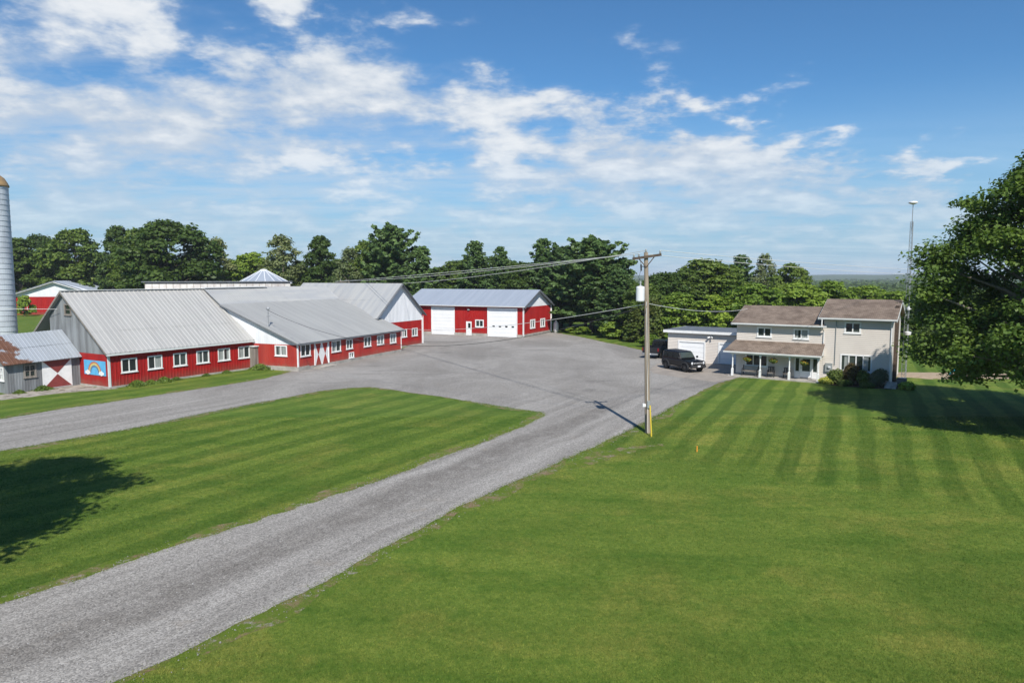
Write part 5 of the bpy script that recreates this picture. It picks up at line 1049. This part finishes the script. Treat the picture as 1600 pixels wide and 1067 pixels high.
row([('broad2', 30, 376, 80, 178), ('broad3', 62, 370, 90, 185), ('broad1', 118, 362, 105, 180), ('broad2', 186, 358, 70, 172), ('broad3', 262, 349, 165, 150), ('broad1', 222, 362, 90, 156), ('airy', 338, 373, 66, 160), ('light1', 392, 398, 90, 165)], 'behind the long barn', 'front trees behind the long barn')
row([('airy', 443, 369, 88, 148), ('broad2', 502, 373, 70, 150), ('airy', 545, 388, 60, 140), ('pine3', 612, 358, 118, 138), ('broad1', 575, 380, 80, 142), ('pine1', 660, 386, 74, 135), ('broad2', 690, 420, 80, 138)], 'behind the wide barn', 'front trees behind the wide barn')
row([('pine1', 742, 378, 78, 134), ('pine2', 782, 388, 56, 132), ('broad2', 725, 410, 70, 138), ('pine2', 848, 376, 76, 130), ('broad3', 815, 412, 90, 132), ('pine3', 878, 388, 90, 126)], 'behind the machine shed', 'front trees behind the machine shed')
row([('pine3', 925, 377, 150, 112), ('pine1', 968, 420, 90, 104), ('broad3', 1035, 428, 100, 104), ('broad1', 1105, 408, 140, 112), ('pine1', 1158, 399, 74, 135), ('airy', 1195, 398, 56, 140), ('broad1', 1236, 414, 74, 130), ('broad2', 1072, 424, 90, 108), ('broad1', 1008, 444, 84, 100), ('light2', 1062, 458, 84, 95)], 'between pole and house', 'front trees between pole and house')
row([('light1', 1175, 446, 120, 92), ('light2', 1120, 462, 90, 92), ('light1', 1245, 444, 120, 98), ('light2', 1300, 440, 90, 112), ('light1', 1355, 448, 100, 118), ('light2', 1400, 456, 80, 110)], 'over the house roof', 'bright trees over the house roof')
row([('broad3', 1470, 470, 120, 92), ('broad1', 1540, 455, 130, 88), ('broad3', 1620, 440, 140, 90), ('broad2', 1430, 500, 60, 84), ('broad3', 1505, 505, 90, 80), ('broad1', 1580, 500, 100, 80)], 'behind the right-hand maple', 'trees behind the maple')
GF = 'trees filling the back of the wood'
for k in range(34):                                                 # back rows, mostly hidden: they close the gaps low down
    u = -40 + k * 30 + tr_rng.uniform(-8, 8); D = 196 - max(0, u - 300) * .06 + tr_rng.uniform(-6, 8)
    if u > 1010: break
    ztop = 9 + (433 - tr_rng.uniform(402, 420)) / FPX * D; x = at(u, D); tree(tr_rng.choice(['broad1', 'broad2', 'broad3', 'pine1']), x, D, ztop - float(terrain(x, D)), D * tr_rng.uniform(36, 48) / FPX, 'shorter tree filling the back of the wood behind the front row', GF)
for k in range(14):
    u = 870 + k * 26 + tr_rng.uniform(-6, 6); D = 122 + tr_rng.uniform(-4, 6) + (8 if u > 1000 else 0); ztop = 9 + (433 - tr_rng.uniform(436, 452)) / FPX * D; x = at(u, D)
    tree(tr_rng.choice(['broad1', 'broad3', 'broad2']), x, D, ztop - float(terrain(x, D)), D * tr_rng.uniform(34, 44) / FPX, 'shorter tree filling the back of the wood behind the front row', GF)
tree('cedar', 19.2, 93.5, 6.2, 1.5, 'narrow cedar just behind the pickup truck', 'cedars at the yard edge', 'cedar_tree'); tree('cedar', 17.0, 96.0, 5.0, 1.5, 'short cedar at the yard edge left of the pole line', 'cedars at the yard edge', 'cedar_tree')
BL = ['low bright bush under the large layered pine', 'round bright green bush at the yard edge beside the pole', 'dark low bush behind the pickup truck', 'small bush by the pine trunk near the white tank']
for (x, y, h, r_), lb in zip(((11.2, 108.5, 1.2, 1.5), (14.6, 101.5, 2.4, 2.2), (17.8, 89.0, 1.6, 1.6), (9.6, 111.0, 1.0, 1.2)), BL): tree('bush', x, y, h, r_, lb, 'bushes at the yard edge', 'yard_bush', 'bush')
for (x, y, h, r_), lb in zip(((-100.5, 158, 3.6, 2.6), (-112.8, 160, 4.6, 2.2)), ('low bush right of the far red barn front', 'bush standing before the far red barn')): tree('bush', x, y, h, r_, lb, 'bushes by the far barn', 'field_bush', 'bush')
def weed_proto():
    r = np.random.RandomState(77); n = 900; C = np.stack([r.randn(n) * .42, r.randn(n) * .42, np.zeros(n)], 1); rad = np.hypot(C[:, 0], C[:, 1]); C[:, 2] = r.rand(n) * np.clip(.75 - rad * .55, .08, 1); N = r.randn(n, 3); N[:, 2] *= .35
    st = MB()
    for k in range(9): a = k * .7; st.tube([(.2 * math.cos(a), .2 * math.sin(a), 0), (.32 * math.cos(a), .32 * math.sin(a), .5)], [.012, .004], 4)
    return leaves('foliage', C, N, r.uniform(.08, .2, n), M['leaf_mid'], 78, asp=2.2), st.mesh('stem', M['bark'])
wl, wst = weed_proto()
WEEDS = [(14.1, -1.1, .8, 'tallest green weeds, at the foot of the boarded entry'), (14.8, -1.6, .8, 'small weeds on the grass right of the boarded entry'), (2.0, -.5, .7, 'weed clump under the first window of the long barn'), (3.2, -.45, .5, 'low weeds between first and second window of the long barn'), (4.4, -.45, .65, 'weed clump under the second window of the long barn'), (5.6, -.4, .4, 'small weeds left of the third long barn window'), (8.6, -.4, .35, 'small weeds under the fourth long barn window'), (10.8, -.4, .4, 'small weeds under the fifth long barn window'), (-3.1, 3.9, .55, 'weeds at the left foot of the cross door'), (-4.8, 3.9, .4, 'weeds under the small lean-to window')]
for k, (a, b, sc_, lb) in enumerate(WEEDS):
    q = L2W(*BARN_A, a, b); T = thing('weed_clump', (q.x, q.y, 0), k * 1.3, lb, 'weeds', 'weeds along the barn'); T.scale = (sc_ * 1.2, sc_, sc_); link('foliage', wl, T); link('stem', wst, T)

def maple(name, x, y, env, seed, label, nl, nleaf, size, r0=.36):
    """envelope env = [(z, radius)], crown of many flat sprays of leaves on spreading limbs"""
    r = np.random.RandomState(seed); ez, er = [e[0] for e in env], [e[1] for e in env]; lobes = []; z0, z1 = ez[0], ez[-1]
    for k in range(nl):
        zz = z0 + (z1 - z0) * ((k + r.rand()) / nl) ** 1.05; R = float(np.interp(zz, ez, er)); ph = k * 2.39996 + r.uniform(-.5, .5); lr = r.uniform(.95, 1.75) * (.55 + .45 * min(1, R / 6)); rad = max(0.0, R - lr * .7) * r.uniform(.25, 1.0) ** .5 * r.uniform(.82, 1.06)
        lobes.append((rad * math.cos(ph), rad * math.sin(ph), zz, lr, lr * r.uniform(.38, .6)))
    w = np.array([l[3] ** 2 for l in lobes]); cnt = (nleaf * w / w.sum()).astype(int); Cs, Ns, Rs = [], [], []
    for l, n in zip(lobes, cnt):
        d = r.randn(n, 3); d /= np.linalg.norm(d, axis=1, keepdims=True); rr = r.uniform(.25, 1.1, n) * (1 + .35 * np.sin(d[:, 0] * 5 + l[0] * 4) * np.sin(d[:, 1] * 5 + l[1] * 4))
        C = d * rr[:, None] * np.array([l[3], l[3], l[4]]); C[:, 2] -= .10 * (C[:, 0] ** 2 + C[:, 1] ** 2) / l[3]; Cs.append(C + np.array(l[:3])); Ns.append(d * .35 + r.randn(n, 3) * .45 + np.array([0, 0, .8])); Rs.append(np.clip(r.rand() * .5 + r.rand(n) * .6, 0, 1))
    C = np.concatenate(Cs); N = np.concatenate(Ns); lm = leaves('crown', C, N, r.uniform(.55, 1.25, len(C)) * size, M['leaf_maple'], seed, asp=1.35, rndv=np.concatenate(Rs))
    T = thing(name, (x, y, 0), 0, label, 'tree', 'large yard maples'); link('crown', lm, T); link('trunk', limb_tree(lobes[::2], z1, z0 + 1.0, r0, seed, M['bark_pale']), T); return T
maple('maple_tree', 32.9, 40.2, [(3.0, 7.6), (4.0, 9.5), (5.8, 9.8), (8, 9.3), (10, 8.6), (13.5, 6.3), (16.2, 3.4), (17.6, .6)], 31, 'large dark maple cut off by the right edge of the picture', 290, 165000, .19)
maple('maple_tree', -19.1, 14.2, [(7.5, 3.2), (9.5, 5.3), (12, 5.9), (15, 5.2), (17.5, 3.4), (19.2, .6)], 35, 'maple out of view at left, casting the shadow on the lawn', 90, 24000, .22)

# ---------------------------------------------------------------- far wood, hills
def far_wood():
    r = np.random.RandomState(5); n = 9500; ang = np.radians(r.uniform(-42, 52, n)); D = 190 * (3000 / 190) ** (r.rand(n) ** 1.05); x = np.sin(ang) * D; y = np.cos(ang) * D
    keep = ((x > 12) & (y > 330)) | (y > 520); x, y, D = x[keep], y[keep], D[keep]; n = len(x); R = r.uniform(2.6, 4.8, n) * (1 + D / 1000); Hh = r.uniform(9.0, 14.0, n) + D * .0006; k = 60
    d = r.randn(n, k, 3); d /= np.linalg.norm(d, axis=2, keepdims=True); d[:, :, 2] = np.abs(d[:, :, 2]) * 1.25 - .25; lump = r.uniform(.7, 1.1, (n, k, 1)); c = np.stack([x, y, terrain(x, y) + Hh - R], 1)
    C = (c[:, None] + d * lump * R[:, None, None]).reshape(-1, 3); N = (d + r.randn(n, k, 3) * .35 + np.array([0, 0, .3])).reshape(-1, 3); S = (R[:, None] * r.uniform(.35, .7, (n, k))).ravel(); rv = np.clip(r.rand(n, 1) * .8 + r.rand(n, k) * .3, 0, 1).ravel()
    o = bpy.data.objects.new('far_wood', leaves('far_wood', C, N, S, M['leaf_mid'], 3, rndv=rv)); COL.objects.link(o); tag(o, 'far unbroken wood stretching to the horizon beyond the house', 'wood', kind='stuff')
M['far_leaf'] = surf('far_canopy', (0.075, 0.115, 0.030), (0.040, 0.072, 0.022), .06, .9, .1, lo=.3, hi=.7)
far_wood()
def hills():
    m = MB(); r = vnoise(4); N = 120; rows = [(3000, 0), (3500, .7), (4300, 1.0), (5200, .6)]
    for D, k in rows:
        for i in range(N + 1):
            a = math.radians(-50 + 100 * i / N); h = 13 + 9 * float(r(np.array([i * .13]))[0]) + 4 * float(r(np.array([i * .6 + 50]))[0]); m.v.append((math.sin(a) * D, math.cos(a) * D, -22 + (22 + h) * k))
    for j in range(len(rows) - 1):
        for i in range(N): a = j * (N + 1) + i; m.f.append((a, a + 1, a + N + 2, a + N + 1))
    tag(m.build('hills', M['far_leaf'], smooth=True), 'low wooded hills along the horizon', kind='structure')
hills()

# ---------------------------------------------------------------- grass blades on the near lawn
def in_poly(px, py, poly):
    poly = np.array(poly); ins = np.zeros(len(px), bool); j = len(poly) - 1
    for i in range(len(poly)):
        xi, yi = poly[i]; xj, yj = poly[j]; c = ((yi > py) != (yj > py)); ins ^= c & (px < (xj - xi) * (py - yi) / (yj - yi + 1e-12) + xi); j = i
    return ins
def grass():
    r = np.random.RandomState(17); n = 760000; D = 13.2 + 31 * r.rand(n) ** 1.7; x = r.uniform(-.80, .80, n) * D; y = D; ok = ~in_poly(x, y, gravel_edge[::2]); jx, jy = x + r.randn(n) * .14, y + r.randn(n) * .14; pn = .55 + .45 * np.sin(x * 3.1 + 2 * np.sin(y * 1.7)) * np.sin(y * 2.7 + 2 * np.sin(x * 1.3)); ok &= ~((in_poly(jx, jy, verge_edge[::2]) | in_poly(jx, jy, bare_edge)) & (r.rand(n) < pn)); x, y = x[ok], y[ok]
    ex = np.array(gravel_edge); ex = ex[(ex[:, 1] > 12) & (ex[:, 1] < 50)]; k = 24000; e = ex[r.randint(0, len(ex), k)] + r.randn(k, 2) * .10; x = np.concatenate([x, e[:, 0]]); y = np.concatenate([y, e[:, 1]]); n = len(x)
    h = r.uniform(.018, .045, n); h[-k:] *= r.uniform(.8, 2.2, k); w = r.uniform(.005, .009, n) * np.clip(y / 17, 1, 2.2); a = r.uniform(0, 6.28, n); ln = r.randn(n, 2) * .018
    V = np.zeros((n, 3, 3), np.float32); V[:, 0] = np.stack([x + np.cos(a) * w, y + np.sin(a) * w, 0 * x + .002], 1); V[:, 1] = np.stack([x - np.cos(a) * w, y - np.sin(a) * w, 0 * x + .002], 1); V[:, 2] = np.stack([x + ln[:, 0], y + ln[:, 1], h], 1)
    m = bpy.data.meshes.new('grass'); m.vertices.add(3 * n); m.vertices.foreach_set('co', V.ravel()); m.loops.add(3 * n); m.loops.foreach_set('vertex_index', np.arange(3 * n, dtype=np.int32)); m.polygons.add(n); m.polygons.foreach_set('loop_start', np.arange(0, 3 * n, 3, dtype=np.int32)); m.update(calc_edges=True); at_ = m.attributes.new('rnd', 'FLOAT', 'FACE'); at_.data.foreach_set('value', r.rand(n).astype(np.float32)); m.materials.append(M['blades'])
    o = bpy.data.objects.new('grass', m); COL.objects.link(o); tag(o, 'short mown grass blades on the near lawn', 'grass', kind='stuff')
grass()
def stones():
    r = np.random.RandomState(23); n = 16000; D = 13 + 34 * r.rand(n) ** 1.5; x = r.uniform(-.8, .35, n) * D; y = D; ok = in_poly(x, y, gravel_edge[::2]); x, y = x[ok], y[ok]
    ex = np.array(gravel_edge); ex = ex[(ex[:, 1] > 12) & (ex[:, 1] < 50)]; e = ex[r.randint(0, len(ex), 5000)] + r.randn(5000, 2) * .28; x = np.concatenate([x, e[:, 0]]); y = np.concatenate([y, e[:, 1]]); n = len(x)
    b = np.array([(1, 0, 0), (0, 1, 0), (-1, 0, 0), (0, -1, 0), (0, 0, .8), (0, 0, -.8)], float); f = np.array([(0, 1, 4), (1, 2, 4), (2, 3, 4), (3, 0, 4), (1, 0, 5), (2, 1, 5), (3, 2, 5), (0, 3, 5)])
    s = r.uniform(.010, .026, n) * np.where(r.rand(n) > .97, 1.8, 1); V = b[None] * (1 + r.uniform(-.35, .35, (n, 6, 1))) * s[:, None, None]; a = r.uniform(0, 6.28, n); ca, sa = np.cos(a)[:, None], np.sin(a)[:, None]
    V = np.stack([V[:, :, 0] * ca - V[:, :, 1] * sa + x[:, None], V[:, :, 0] * sa + V[:, :, 1] * ca + y[:, None], V[:, :, 2] + .014], 2); F_ = (f[None] + (np.arange(n) * 6)[:, None, None]).reshape(-1, 3); V = V.reshape(-1, 3)
    m = bpy.data.meshes.new('loose_stones'); m.vertices.add(len(V)); m.vertices.foreach_set('co', V.ravel().astype(np.float32)); m.loops.add(F_.size); m.loops.foreach_set('vertex_index', F_.ravel().astype(np.int32)); m.polygons.add(len(F_)); m.polygons.foreach_set('loop_start', np.arange(0, F_.size, 3, dtype=np.int32)); m.update(calc_edges=True); m.materials.append(M['pebble'])
    o = bpy.data.objects.new('loose_stones', m); COL.objects.link(o); tag(o, 'loose grey stones scattered over the gravel drive', 'gravel', kind='stuff')
M['pebble'] = surf('pebble', (0.36, 0.35, 0.34), (0.17, 0.16, 0.15), 9.0, 0.9, 0.15, lo=.3, hi=.7)
stones()

# ---------------------------------------------------------------- air
def haze():
    m = bpy.data.materials.new('haze'); m.use_nodes = True; t = NT(m.node_tree); t.n.clear(); out = t.node('ShaderNodeOutputMaterial')
    v = t.node('ShaderNodeVolumePrincipled', {'Color': (.80, .88, 1.0, 1), 'Density': HAZE, 'Anisotropy': .0}); t.l.new(v.outputs[0], out.inputs['Volume'])
    o = MB().box((-7100, -950, -30), (7100, 9100, 48)).build('haze', m); tag(o, 'pale blue summer haze over the far wood', 'haze', kind='stuff')
HAZE = 0.00016
haze()
